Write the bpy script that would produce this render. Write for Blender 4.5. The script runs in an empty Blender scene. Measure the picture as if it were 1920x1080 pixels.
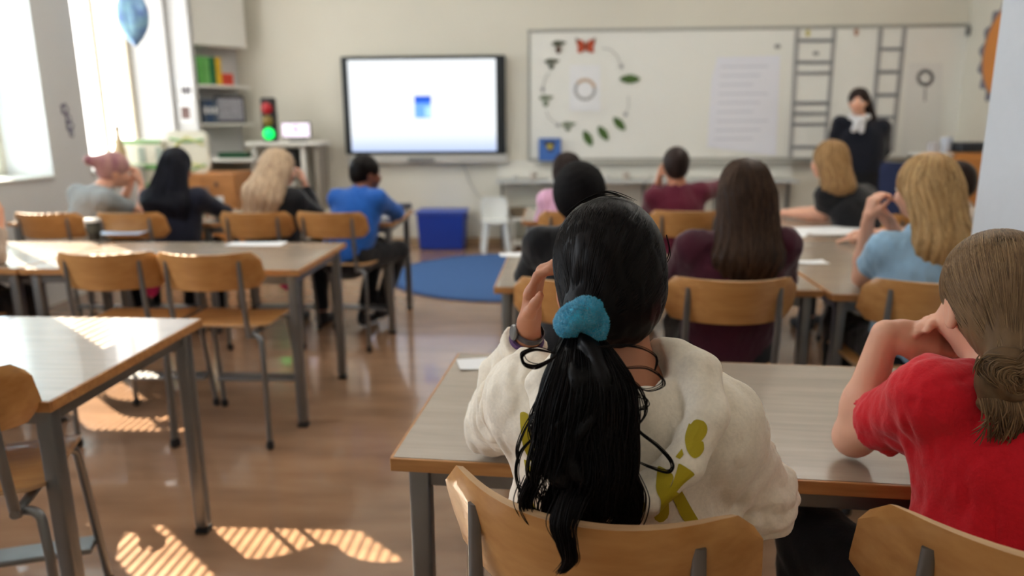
import bpy, bmesh, math, random
import numpy as np
from mathutils import Vector, Matrix
from mathutils.bvhtree import BVHTree
random.seed(5); rng = np.random.default_rng(5)
scene = bpy.context.scene
col = scene.collection
R = math.radians

# ---------------------------------------------------------------- camera
FPX = 1365.0; PITCH = R(12.87); YAW = R(3.3); ROLL = R(-.37); CAM_H = 1.376
_cy, _sy, _cp, _sp = math.cos(YAW), math.sin(YAW), math.cos(PITCH), math.sin(PITCH)
FW = Vector((-_sy*_cp, _cy*_cp, -_sp)); RT = Vector((_cy, _sy, 0)); UP = RT.cross(FW)
RT, UP = RT*math.cos(ROLL)+UP*math.sin(ROLL), UP*math.cos(ROLL)-RT*math.sin(ROLL)
CAM = Vector((0, 0, CAM_H))
def at(px, py, Y):                       # point at depth Y of the room seen in the photograph at (px, py)
    d = FW+RT*((px-960)/FPX)-UP*((py-540)/FPX)
    return CAM+d*(Y/d.y)
cd = bpy.data.cameras.new('camera'); cam = bpy.data.objects.new('camera', cd); col.objects.link(cam)
M = Matrix((RT, UP, -FW)).transposed().to_4x4(); M.translation = CAM
cam.matrix_world = M
cd.sensor_width = 36; cd.lens = FPX/1920*36; cd.clip_start = .02
cd.dof.use_dof = True; cd.dof.focus_distance = 1.06; cd.dof.aperture_fstop = 2.5
scene.camera = cam

# ---------------------------------------------------------------- light
scene.view_settings.view_transform = 'Standard'
scene.view_settings.look = 'None'
scene.view_settings.exposure = 0.2
scene.view_settings.gamma = 1
scene.view_settings.use_curve_mapping = False
w = bpy.data.worlds.new('sky'); scene.world = w; w.use_nodes = True
bg = w.node_tree.nodes['Background']; bg.inputs[0].default_value = (.58, .83, 1, 1); bg.inputs[1].default_value = 7.0
XL, XR, YF, YB, ZC = -3.9, 4.3, 8.25, -2.6, 3.6      # left, right, front, back walls, ceiling
def lamp(name, kind, loc, energy, color=(1, 1, 1), dirv=None, size=None):
    l = bpy.data.lights.new(name, kind); l.energy = energy; l.color = color
    o = bpy.data.objects.new(name, l); col.objects.link(o); o.location = loc
    if dirv is not None: o.rotation_euler = Vector(dirv).to_track_quat('-Z', 'Y').to_euler()
    if size: l.shape = 'RECTANGLE'; l.size, l.size_y = size
    return o
_e = R(31)
SUN = Vector((.752*math.cos(_e), -.66*math.cos(_e), -math.sin(_e)))
s = lamp('sun', 'SUN', (-6, 9, 5), 42, (1, .86, .66), SUN); s.data.angle = R(.2)
WIN = [(-1.4, .1), (.75, 2.25), (4.22, 5.53), (6.02, 7.47)]       # window openings along the left wall
for i, (a, b) in enumerate(WIN):                                   # lamps added inside the windows in place of daylight
    e = (14, 50, 0, 5)[i]
    if not e: continue
    lamp('window_fill', 'AREA', (XL+.03, (a+b)/2, 2.0), e, (.86, .93, 1), (1, 0, -.12), (1.9, b-a)).data.spread = R(170)

# ---------------------------------------------------------------- materials
MATS = {}
def mat(name, c, rough=.6, metal=0, spec=.4, var=0, scale=(8, 8, 8), bump=0, c2=None, coat=0, sheen=0, attr=None, sss=0, detail=4, emit=0, trans=0):
    if name in MATS: return MATS[name]
    m = bpy.data.materials.new(name); m.use_nodes = True; MATS[name] = m
    nt = m.node_tree; b = nt.nodes['Principled BSDF']; L = nt.links.new
    b.inputs['Base Color'].default_value = (*c, 1); b.inputs['Roughness'].default_value = rough
    b.inputs['Metallic'].default_value = metal; b.inputs['Specular IOR Level'].default_value = spec
    b.inputs['Coat Weight'].default_value = coat; b.inputs['Sheen Weight'].default_value = sheen
    if trans: b.inputs['Transmission Weight'].default_value = trans
    if sss:
        b.inputs['Subsurface Weight'].default_value = sss; b.inputs['Subsurface Radius'].default_value = (.02, .008, .004); b.inputs['Subsurface Scale'].default_value = .3
    if emit:
        b.inputs['Emission Color'].default_value = (*c, 1); b.inputs['Emission Strength'].default_value = emit
    if var or bump or c2:
        tc = nt.nodes.new('ShaderNodeTexCoord'); mp = nt.nodes.new('ShaderNodeMapping'); mp.inputs['Scale'].default_value = scale
        n = nt.nodes.new('ShaderNodeTexNoise'); n.inputs['Scale'].default_value = 1; n.inputs['Detail'].default_value = detail
        L(tc.outputs['Object'], mp.inputs[0]); L(mp.outputs[0], n.inputs['Vector'])
        if var or c2:
            r = nt.nodes.new('ShaderNodeValToRGB'); r.color_ramp.elements[0].position = .3; r.color_ramp.elements[1].position = .7
            a = c2 if c2 else tuple(max(0, x*(1-var)) for x in c)
            d = c if c2 else tuple(min(1, x*(1+var)) for x in c)
            r.color_ramp.elements[0].color = (*a, 1); r.color_ramp.elements[1].color = (*d, 1)
            L(n.outputs['Fac'], r.inputs[0]); out = r.outputs[0]
            if attr:
                at_ = nt.nodes.new('ShaderNodeAttribute'); at_.attribute_name = 'tone'
                mx = nt.nodes.new('ShaderNodeMix'); mx.data_type = 'RGBA'; mx.inputs[7].default_value = (*attr, 1)
                L(at_.outputs['Fac'], mx.inputs[0]); L(out, mx.inputs[6]); out = mx.outputs[2]
            L(out, b.inputs['Base Color'])
        if bump:
            bp = nt.nodes.new('ShaderNodeBump'); bp.inputs['Strength'].default_value = bump; bp.inputs['Distance'].default_value = .01
            L(n.outputs['Fac'], bp.inputs['Height']); L(bp.outputs[0], b.inputs['Normal'])
    return m
def srgb(r, g, b): return tuple(((v/255)/12.92 if v/255 < .04045 else ((v/255+.055)/1.055)**2.4) for v in (r, g, b))

STEEL = mat('steel', srgb(128, 129, 130), .38, .85, .5, var=.08)
BLACKP = mat('black_plastic', srgb(26, 26, 28), .45)
BEECH = mat('beech_ply', srgb(205, 152, 92), .38, 0, .45, c2=srgb(182, 126, 68), scale=(3, 40, 40), coat=.25, bump=.03)
BEECH2 = mat('beech_edge', srgb(190, 138, 84), .45, 0, .4, c2=srgb(160, 108, 62), scale=(6, 60, 60))
PLYEDGE = mat('ply_layers', srgb(150, 110, 78), .6, c2=srgb(214, 176, 132), scale=(4, 4, 220))
LAMIN = mat('laminate', srgb(164, 149, 133), .26, 0, .7, c2=srgb(149, 134, 119), scale=(4, 60, 10), coat=.35)
WHITEP = mat('white_paint', srgb(228, 226, 218), .5)
PAPER = mat('paper', srgb(235, 236, 238), .8, var=.02)
SHOE = mat('dark_shoe', srgb(34, 34, 38), .6)

# ---------------------------------------------------------------- mesh helpers
def meshobj(name, V, Fc, m, parent=None, smooth=False, tone=None):
    me = bpy.data.meshes.new(name)
    if isinstance(V, np.ndarray) and isinstance(Fc, np.ndarray):
        nv, nf, k = len(V), len(Fc), Fc.shape[1]
        me.vertices.add(nv); me.vertices.foreach_set('co', V.astype(np.float32).ravel())
        me.loops.add(nf*k); me.loops.foreach_set('vertex_index', Fc.astype(np.int32).ravel())
        me.polygons.add(nf); me.polygons.foreach_set('loop_start', np.arange(0, nf*k, k, dtype=np.int32))
        me.update(calc_edges=True); me.validate()
    else:
        me.from_pydata([tuple(v) for v in V], [], [tuple(f) for f in Fc])
    if tone is not None:
        a = me.attributes.new('tone', 'FLOAT', 'POINT'); a.data.foreach_set('value', np.asarray(tone, dtype=np.float32))
    if smooth: me.polygons.foreach_set('use_smooth', [True]*len(me.polygons))
    me.materials.append(m)
    o = bpy.data.objects.new(name, me); col.objects.link(o)
    if parent: o.parent = parent
    return o
def tag(o, label=None, cat=None, group=None, kind=None):
    if label: o['label'] = label
    if cat: o['category'] = cat
    if group: o['group'] = group
    if kind: o['kind'] = kind
    return o
def thing(name, label, cat, loc=(0, 0, 0), rz=0, group=None):
    o = bpy.data.objects.new(name, None); col.objects.link(o); o.empty_display_size = .05
    o.location = loc; o.rotation_euler = (0, 0, rz)
    return tag(o, label, cat, group)
def dup(root, loc, rz, label, group=None):
    def cp(o, par):
        c = o.copy(); col.objects.link(c); c.parent = par
        for ch in list(o.children): cp(ch, c)
        return c
    r = cp(root, None); r.location = loc; r.rotation_euler = (0, 0, rz); r['label'] = label
    if group: r['group'] = group
    return r
class MB:
    def __init__(s): s.v = []; s.f = []
    def add(s, V, Fc):
        n = len(s.v); s.v += [Vector(v) for v in V]; s.f += [tuple(i+n for i in f) for f in Fc]; return s
    def box(s, c, d, rot=None):
        c = Vector(c); x, y, z = d[0]/2, d[1]/2, d[2]/2
        V = [Vector((a, b, e)) for e in (-z, z) for a, b in ((-x, -y), (x, -y), (x, y), (-x, y))]
        if rot is not None: V = [rot @ v for v in V]
        return s.add([v+c for v in V], [(3, 2, 1, 0), (4, 5, 6, 7), (0, 1, 5, 4), (1, 2, 6, 5), (2, 3, 7, 6), (3, 0, 4, 7)])
    def tube(s, pts, r, n=10, flat=1, up=(0, 0, 1)):
        P = [Vector(p) for p in pts]; V = []; Fc = []; k = len(P)
        rr = r if isinstance(r, (list, tuple)) else [r]*k
        a = None
        for i, p in enumerate(P):
            t = (P[min(i+1, k-1)]-P[max(i-1, 0)]).normalized()
            if a is None:
                a = t.cross(Vector(up));
                if a.length < .05: a = t.cross(Vector((0, 1, 0)))
            a = (a-t*a.dot(t)).normalized(); b = t.cross(a)
            V += [p+(a*math.cos(2*math.pi*j/n)+b*math.sin(2*math.pi*j/n)*flat)*rr[i] for j in range(n)]
        for i in range(k-1):
            for j in range(n): Fc.append((i*n+j, i*n+(j+1) % n, (i+1)*n+(j+1) % n, (i+1)*n+j))
        Fc += [tuple(range(n-1, -1, -1)), tuple(range((k-1)*n, k*n))]
        return s.add(V, Fc)
    def lathe(s, prof, c=(0, 0, 0), n=20):
        c = Vector(c); V = []; Fc = []
        for r, z in prof: V += [c+Vector((r*math.cos(2*math.pi*j/n), r*math.sin(2*math.pi*j/n), z)) for j in range(n)]
        for i in range(len(prof)-1):
            for j in range(n): Fc.append((i*n+j, i*n+(j+1) % n, (i+1)*n+(j+1) % n, (i+1)*n+j))
        Fc += [tuple(range(n-1, -1, -1)), tuple(range((len(prof)-1)*n, len(prof)*n))]
        return s.add(V, Fc)
    def sheet(s, fn, nu, nv, th):          # solid curved sheet; fn(u,v) in [-1,1]^2
        P = [[Vector(fn(-1+2*i/nu, -1+2*j/nv)) for j in range(nv+1)] for i in range(nu+1)]
        V = []
        for sg in (0, 1):
            for i in range(nu+1):
                for j in range(nv+1):
                    a = P[min(i+1, nu)][j]-P[max(i-1, 0)][j]; b = P[i][min(j+1, nv)]-P[i][max(j-1, 0)]
                    V.append(P[i][j]+a.cross(b).normalized()*(th*(sg-.5)))
        I = lambda sg, i, j: sg*(nu+1)*(nv+1)+i*(nv+1)+j
        Fc = []
        for i in range(nu):
            for j in range(nv):
                Fc += [(I(1, i, j), I(1, i+1, j), I(1, i+1, j+1), I(1, i, j+1)), (I(0, i, j+1), I(0, i+1, j+1), I(0, i+1, j), I(0, i, j))]
        for i in range(nu): Fc += [(I(0, i, 0), I(0, i+1, 0), I(1, i+1, 0), I(1, i, 0)), (I(1, i, nv), I(1, i+1, nv), I(0, i+1, nv), I(0, i, nv))]
        for j in range(nv): Fc += [(I(1, 0, j), I(1, 0, j+1), I(0, 0, j+1), I(0, 0, j)), (I(0, nu, j), I(0, nu, j+1), I(1, nu, j+1), I(1, nu, j))]
        return s.add(V, Fc)
    def poly(s, pts, th):                   # extruded outline: pts 3D coplanar, th vector
        P = [Vector(p) for p in pts]; t = Vector(th); n = len(P)
        return s.add(P+[p+t for p in P], [tuple(range(n-1, -1, -1)), tuple(range(n, 2*n))]+[(i, (i+1) % n, n+(i+1) % n, n+i) for i in range(n)])
    def build(s, name, m, parent=None, bevel=0, smooth=False, seg=2, edge=None, n0=0):
        bm = bmesh.new(); vs = [bm.verts.new(v) for v in s.v]
        for f in s.f:
            try: bm.faces.new([vs[i] for i in f])
            except ValueError: pass
        bmesh.ops.recalc_face_normals(bm, faces=bm.faces)
        if bevel:
            E = [e for e in bm.edges if len(e.link_faces) == 2 and e.calc_face_angle(0) > .9]
            bmesh.ops.bevel(bm, geom=E, offset=bevel, segments=seg, affect='EDGES', profile=.5, clamp_overlap=True)
        me = bpy.data.meshes.new(name); bm.to_mesh(me); bm.free(); me.materials.append(m)
        if edge:                             # cut edges of plywood show their layers
            me.materials.append(edge)
            for p in me.polygons:
                if p.index >= n0: p.material_index = 1
        if smooth:
            for p in me.polygons: p.use_smooth = True
            me.set_sharp_from_angle(angle=R(40))
        o = bpy.data.objects.new(name, me); col.objects.link(o)
        if parent: o.parent = parent
        return o
def arc_pts(pts, rad=.04, n=5):            # rounds the corners of a polyline
    P = [Vector(p) for p in pts]; out = [P[0]]
    for i in range(1, len(P)-1):
        a = (P[i-1]-P[i]); b = (P[i+1]-P[i]); r = min(rad, a.length*.45, b.length*.45)
        p0 = P[i]+a.normalized()*r; p1 = P[i]+b.normalized()*r
        for k in range(n+1):
            t = k/n; out.append(p0*(1-t)**2+P[i]*2*t*(1-t)+p1*t*t)
    return out+[P[-1]]
def struct(o): o['kind'] = 'structure'; return o
# ---------------------------------------------------------------- the room
WALL = mat('wall_plaster', srgb(222, 218, 205), .75, var=.02, scale=(1.5, 1.5, 1.5), bump=.05)
WALLG = mat('wall_grey', srgb(205, 205, 205), .75, var=.02, scale=(2, 2, 2))
def floor_mat():
    m = mat('linoleum', srgb(164, 128, 100), .26, 0, .5, c2=srgb(140, 107, 82), scale=(2.2, 9, 2), detail=8, coat=.4)
    nt = m.node_tree; b = nt.nodes['Principled BSDF']
    n = nt.nodes.new('ShaderNodeTexNoise'); n.inputs['Scale'].default_value = 1.3; n.inputs['Detail'].default_value = 3
    mr = nt.nodes.new('ShaderNodeMapRange'); mr.inputs[3].default_value = .12; mr.inputs[4].default_value = .28
    nt.links.new(n.outputs['Fac'], mr.inputs[0]); nt.links.new(mr.outputs[0], b.inputs['Roughness'])
    return m
struct(MB().box(((XL+XR)/2, (YF+YB)/2, -.05), (XR-XL+.8, YF-YB+.4, .1)).build('floor', floor_mat()))
struct(MB().box(((XL+XR)/2, (YF+YB)/2, ZC+.05), (XR-XL+1.2, YF-YB+.4, .1)).build('ceiling', mat('ceiling_white', srgb(236, 234, 228), .8)))
struct(MB().box(((XL+XR)/2, YF+.1, ZC/2), (XR-XL+1.2, .2, ZC)).build('wall_front', WALL))
struct(MB().box(((XL+XR)/2, YB-.1, ZC/2), (XR-XL+1.2, .2, ZC)).build('wall_back', WALL))
struct(MB().box((XR+.1, (YF+YB)/2, ZC/2), (.2, YF-YB, ZC)).build('wall_right', WALL))
WD = .46; SILL = .97; WTOP = 3.27                                    # depth of the window reveals
m = MB(); ys = [YB]+[v for ab in WIN for v in ab]+[YF]
for i in range(0, len(ys), 2): m.box((XL-WD/2, (ys[i]+ys[i+1])/2, ZC/2), (WD, ys[i+1]-ys[i], ZC))
for a, b in WIN:
    m.box((XL-WD/2, (a+b)/2, SILL/2), (WD, b-a, SILL)); m.box((XL-WD/2, (a+b)/2, (WTOP+ZC)/2), (WD, b-a, ZC-WTOP))
struct(m.build('wall_left', WALLG))
struct(MB().box(((XL+XR)/2, YF-.008, .04), (XR-XL, .016, .08)).build('baseboard_front', mat('baseboard_wood', srgb(178, 150, 118), .5)))
struct(MB().box((XR-.008, (YF+YB)/2, .04), (.016, YF-YB-.05, .08)).build('baseboard_right', MATS['baseboard_wood']))
FRAME = mat('window_frame_paint', srgb(214, 205, 186), .5)
def pane_mat():
    m = mat('window_glass', (1, 1, 1), 0); nt = m.node_tree; nt.nodes.clear(); N = nt.nodes.new
    o = N('ShaderNodeOutputMaterial'); mx = N('ShaderNodeMixShader'); mx.inputs[0].default_value = .06
    t = N('ShaderNodeBsdfTransparent'); g = N('ShaderNodeBsdfGlossy'); g.inputs['Roughness'].default_value = .02
    nt.links.new(t.outputs[0], mx.inputs[1]); nt.links.new(g.outputs[0], mx.inputs[2]); nt.links.new(mx.outputs[0], o.inputs[0])
    return m
PANE = pane_mat()
BLINDC = mat('added_blind_cloth', srgb(240, 240, 236), .9)  # for panels added in the unseen windows to keep the sun out
GLOW = mat('glowing_blind', (1, .985, .95), .9, emit=3.6)  # blind glows by itself in place of the bright daylight behind it
for i, (a, b) in enumerate(WIN):
    xo = XL-WD+.05
    f = MB()
    for yy in (a+.035, b-.035): f.box((xo, yy, (SILL+WTOP)/2), (.07, .07, WTOP-SILL))
    for zz in (SILL+.035, WTOP-.035): f.box((xo, (a+b)/2, zz), (.07, b-a-.14, .07))
    root = struct(f.build('window_%d' % (i+1), FRAME, bevel=.006))
    mull = a+(b-a)*(.62 if i == 3 else .5)
    MB().box((xo, mull, (SILL+WTOP)/2), (.06, .06, WTOP-SILL-.14)).build('mullion', FRAME, root, .005)
    for p0, p1 in ((a+.07, mull-.03), (mull+.03, b-.07)):
        if i == 2: 
            p = MB().box((xo, (p0+p1)/2, (SILL+WTOP)/2), (.004, p1-p0, WTOP-SILL-.14)).build('pane', PANE, root)
        else:
            MB().box((xo, (p0+p1)/2, (SILL+WTOP)/2), (.006, p1-p0, WTOP-SILL-.14)).build('blind', GLOW if i == 3 else BLINDC, root)  # unseen windows closed by added panels, the last one by the glowing blind
    MB().box((XL-WD/2+.05, (a+b)/2, SILL+.012), (WD-.06, b-a-.004, .024)).build('window_sill', mat('sill_stone', srgb(214, 216, 212), .35), root, .004)
# narrow slatted blind in the second visible window: it stripes the sunlight on desk and floor
a, b = WIN[2]
vb = thing('venetian_blind', 'narrow white slatted blind hanging in the near left window', 'blind', (XL-WD+.12, (a+b)/2, SILL+.03))
SLAT = mat('slat_white', srgb(238, 238, 232), .5)
MB().box((0, 0, WTOP-SILL-.06), (.03, b-a-.02, .03)).build('headrail', SLAT, vb, .003)
sl = None
for k in range(74):
    z = .02+k*.03
    if sl is None: sl = MB().box((0, 0, 0), (.0195, b-a-.03, .0008)).build('slat', SLAT, vb)
    else:
        n = sl.copy(); col.objects.link(n); n.parent = vb; sl2 = n
    (sl if k == 0 else n).location = (0, 0, z)
for yy in (-.45, .45): MB().tube([(0, yy, 0), (0, yy, WTOP-SILL-.06)], .0012, 4).build('cord', SLAT, vb)
# pillar at the right edge, in front of the second row
py0, py1 = 1.95, 2.3; px_ = at(1850, 220, py1).x
struct(MB().box((px_+.24, (py0+py1)/2, ZC/2), (.48, py1-py0, ZC-.002)).build('wall_pillar', mat('pillar_paint', srgb(206, 210, 216), .7, var=.015, scale=(30, 30, 30), bump=.08), bevel=.004))
# pendant fill lamps added above the frame to brighten the middle of the room
for k, (x, y) in enumerate(((-1.9, -.6), (1.6, -.6), (-1.9, 3.7), (1.7, 3.7), (-1.0, 5.9), (2.2, 5.9))):
    c = thing('added_fill_lamp', ('added long white fill lamp behind the camera on the window side', 'added long white fill lamp behind the camera on the inner side', 'added long white fill lamp over the left desks', 'added long white fill lamp over the right desks', 'added long white fill lamp in front of the wall screen', 'added long white fill lamp in front of the whiteboard')[k], 'lamp', (x, y, 2.95), 0, 'added fill lamps shining at the ceiling')
    MB().box((0, 0, .035), (1.3, .18, .07)).build('housing', WHITEP, c, .01)
    MB().box((0, 0, .074), (1.24, .13, .008)).build('diffuser', mat('fill_lamp_diffuser', (1, .95, .87), .6), c)
    for sx in (-.55, .55): MB().tube([(sx, 0, .07), (sx, 0, ZC-2.95)], .004, 6).build('cord', WHITEP, c)
    lamp('added_fill_light', 'AREA', (x, y, 3.04), (11, 12, 42, 46, 22, 34)[k], (1, .98, .94), (0, 0, 1), (1.2, .12))

# ---------------------------------------------------------------- desks
def table(label, x0, x1, y0, y1, rz=0, group='classroom desks', T=.75):
    W, D = x1-x0, y1-y0
    t = thing('school_desk', label, 'desk', ((x0+x1)/2, (y0+y1)/2, 0), rz, group)
    MB().box((0, 0, T-.012), (W-.006, D-.006, .0245)).build('desk_top', LAMIN, t)
    e = MB()
    for yy in (-D/2, D/2): e.box((0, yy, T-.0135), (W+.004, .007, .026))
    for xx in (-W/2, W/2): e.box((xx, 0, T-.0135), (.007, D-.004, .026))
    e.build('edge_band', BEECH2, t, .0015)
    for yy in (-D/2+.045, D/2-.045): MB().box((0, yy, T-.05), (W-.13, .022, .045)).build('rail', STEEL, t, .003)
    for xx in (-W/2+.045, W/2-.045): MB().box((xx, 0, T-.05), (.022, D-.13, .045)).build('rail', STEEL, t, .003)
    for sx in (-1, 1):
        for sy in (-1, 1):
            l = MB().box((sx*(W/2-.045), sy*(D/2-.045), (T-.027)/2+.01), (.042, .042, T-.047)).build('leg', STEEL, t, .009, True, 3)
            MB().box((sx*(W/2-.045), sy*(D/2-.045), .008), (.046, .046, .016)).build('foot_cap', BLACKP, l, .004)
    return t
table('empty sunlit desk at the left front, nearest the camera', -2.43, -1.16, 1.53, 2.26, R(-.6))
table('empty white-lit desk with the dark paper cup, second row on the left', -3.66, -2.395, 3.06, 3.80)
table('empty desk of the second row left, beside the aisle with two empty chairs', -2.38, -1.11, 3.06, 3.80)
table('desk of the left far row in front of the person in grey', -3.60, -2.33, 4.58, 5.32)
table('desk of the left far row in front of the boy in blue', -2.31, -1.03, 4.58, 5.32, R(1))
table('nearest desk, shared by the girl in the white hoodie and the girl in red', -.285, .985, 1.225, 1.875, R(-4.2))
table('desk in the middle of the right side in front of the long brown hair', -.22, 1.02, 2.74, 3.48, R(-1))
table('desk standing lengthwise on the right beside the blonde girl in light blue', 1.04, 1.80, 2.66, 3.93, R(-1))
table('desk standing lengthwise on the right at the blonde girl in black', 1.06, 1.82, 3.95, 5.22, R(-1))
table('far middle desk in front of the boy in maroon and the pink shirt', -.2, 1.02, 4.66, 5.38)

# ---------------------------------------------------------------- chairs
def rr_(v, v0=.72, c=.1):
    a = max(0, (abs(v)-v0)/(1-v0)); return 1-c*(1-math.sqrt(max(0, 1-a*a)))
def make_chair():
    c = thing('school_chair', 'x', 'chair')
    def seat(u, v):
        x = u*.2*rr_(v, .7, .18); y = .03+v*.185
        return (x, y, .525-.010*math.cos(u*1.4)*math.cos((v-.2)*1.2)-.022*max(0, v-.55)**2*4+.012*max(0, -v-.5))
    MB().sheet(seat, 14, 14, .011).build('seat', BEECH, c, smooth=True, edge=PLYEDGE, n0=392)
    def back(u, v):
        x = u*.222*rr_(v, .55, .06); zz = .785+v*.078*rr_(u, .86, .35)
        return (x, -.284-.045*v*.5+.112*abs(u)**2.1, zz)
    bk = MB().sheet(lambda u, v: back(-u, v), 22, 8, .0105).build('backrest', BEECH, c, smooth=True, edge=PLYEDGE, n0=352)
    V = []; Fc = []
    for s in (-1, 1):
        pts = arc_pts([(s*.155, -.215, .495), (s*.155, -.235, .62), (s*.152, -.245, .83)], .1)
        pts = [Vector((p.x, p.y-(.006 if p.z > .7 else .006*max(0, p.z-.495)/.21), p.z)) for p in pts]
        MB().tube(pts, [.0125]*(len(pts)-1)+[.009], 10, .55, up=(0, 1, 0)).build('upright', STEEL, c, smooth=True)
        m = MB(); m.lathe([(.002, -.003), (.006, -.002), (.006, .002), (.002, .003)], (0, 0, 0), 10)
        q = Matrix.Rotation(R(90), 3, 'X'); m.v = [q @ v+Vector((s*.152, -.212, .765)) for v in m.v]
        m.build('bolt', STEEL, bk)
        MB().tube(arc_pts([(s*.155, -.225, .505), (s*.165, -.1, .508), (s*.165, .14, .504)], .03), .011, 10).build('seat_rail', STEEL, c, smooth=True)
        for pts in ([(s*.15, -.19, .50), (s*.2, -.205, .497), (s*.212, -.225, .40), (s*.214, -.235, .04)], [(s*.165, .13, .502), (s*.185, .165, .488), (s*.2, .235, .04)]):
            l = MB().tube(arc_pts(pts, .035), .011, 10).build('leg', STEEL, c, smooth=True)
            e = pts[-1]
            MB().lathe([(.004, 0), (.014, .003), (.018, .015), (.016, .03), (.009, .045)], (e[0], e[1], 0), 12).build('foot', BLACKP, l, smooth=True)
    MB().box((0, .20, .17), (.375, .085, .016)).build('footrest', STEEL, c, .005)
    return c
chair0 = make_chair(); used = [0]
def chair(x, y, rz, label):
    if not used[0]:
        used[0] = 1; chair0.location = (x, y, 0); chair0.rotation_euler = (0, 0, R(rz)); chair0['label'] = label; chair0['group'] = 'beech school chairs'; return chair0
    c = dup(chair0, (x, y, 0), R(rz), label, 'beech school chairs'); c.scale = (1, 1, 1); return c
chair(.115, 1.10, -18, 'beech chair of the girl in the white hoodie, nearest the camera').scale = (1, 1, 1.04)
chair(.675, 1.03, -15, 'beech chair behind the girl in red at the lower right corner').scale = (1, 1, 1.04)
c_ = chair(-1.45, 1.60, 20, 'empty beech chair at the lower left corner by the nearest sunlit desk')
chair(-1.865, 3.09, 3, 'empty beech chair of the second left row, farther from the aisle')
chair(-1.43, 3.09, 0, 'empty beech chair of the second left row, next to the aisle')
chair(-3.04, 4.42, -2, 'beech chair of the person in the grey shirt')
chair(-2.54, 4.44, -3, 'beech chair behind the person with long black hair')
chair(-1.79, 4.47, 0, 'beech chair of the person with long wavy blonde hair')
chair(-1.31, 4.47, -6, 'beech chair of the boy in the blue sweater, beside the aisle')
chair(.09, 2.64, 0, 'beech chair half hidden behind the head of the girl in the hoodie')
chair(.606, 2.66, 0, 'beech chair of the girl with long brown hair in maroon')
chair(1.275, 2.64, -3, 'beech chair of the blonde girl in light blue')
chair(.12, 4.52, 4, 'beech chair of the girl in the pink shirt')
chair(.79, 4.55, 0, 'beech chair of the boy in the maroon sweater')
chair(1.97, 4.42, 24, 'beech chair of the blonde girl in black')
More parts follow.
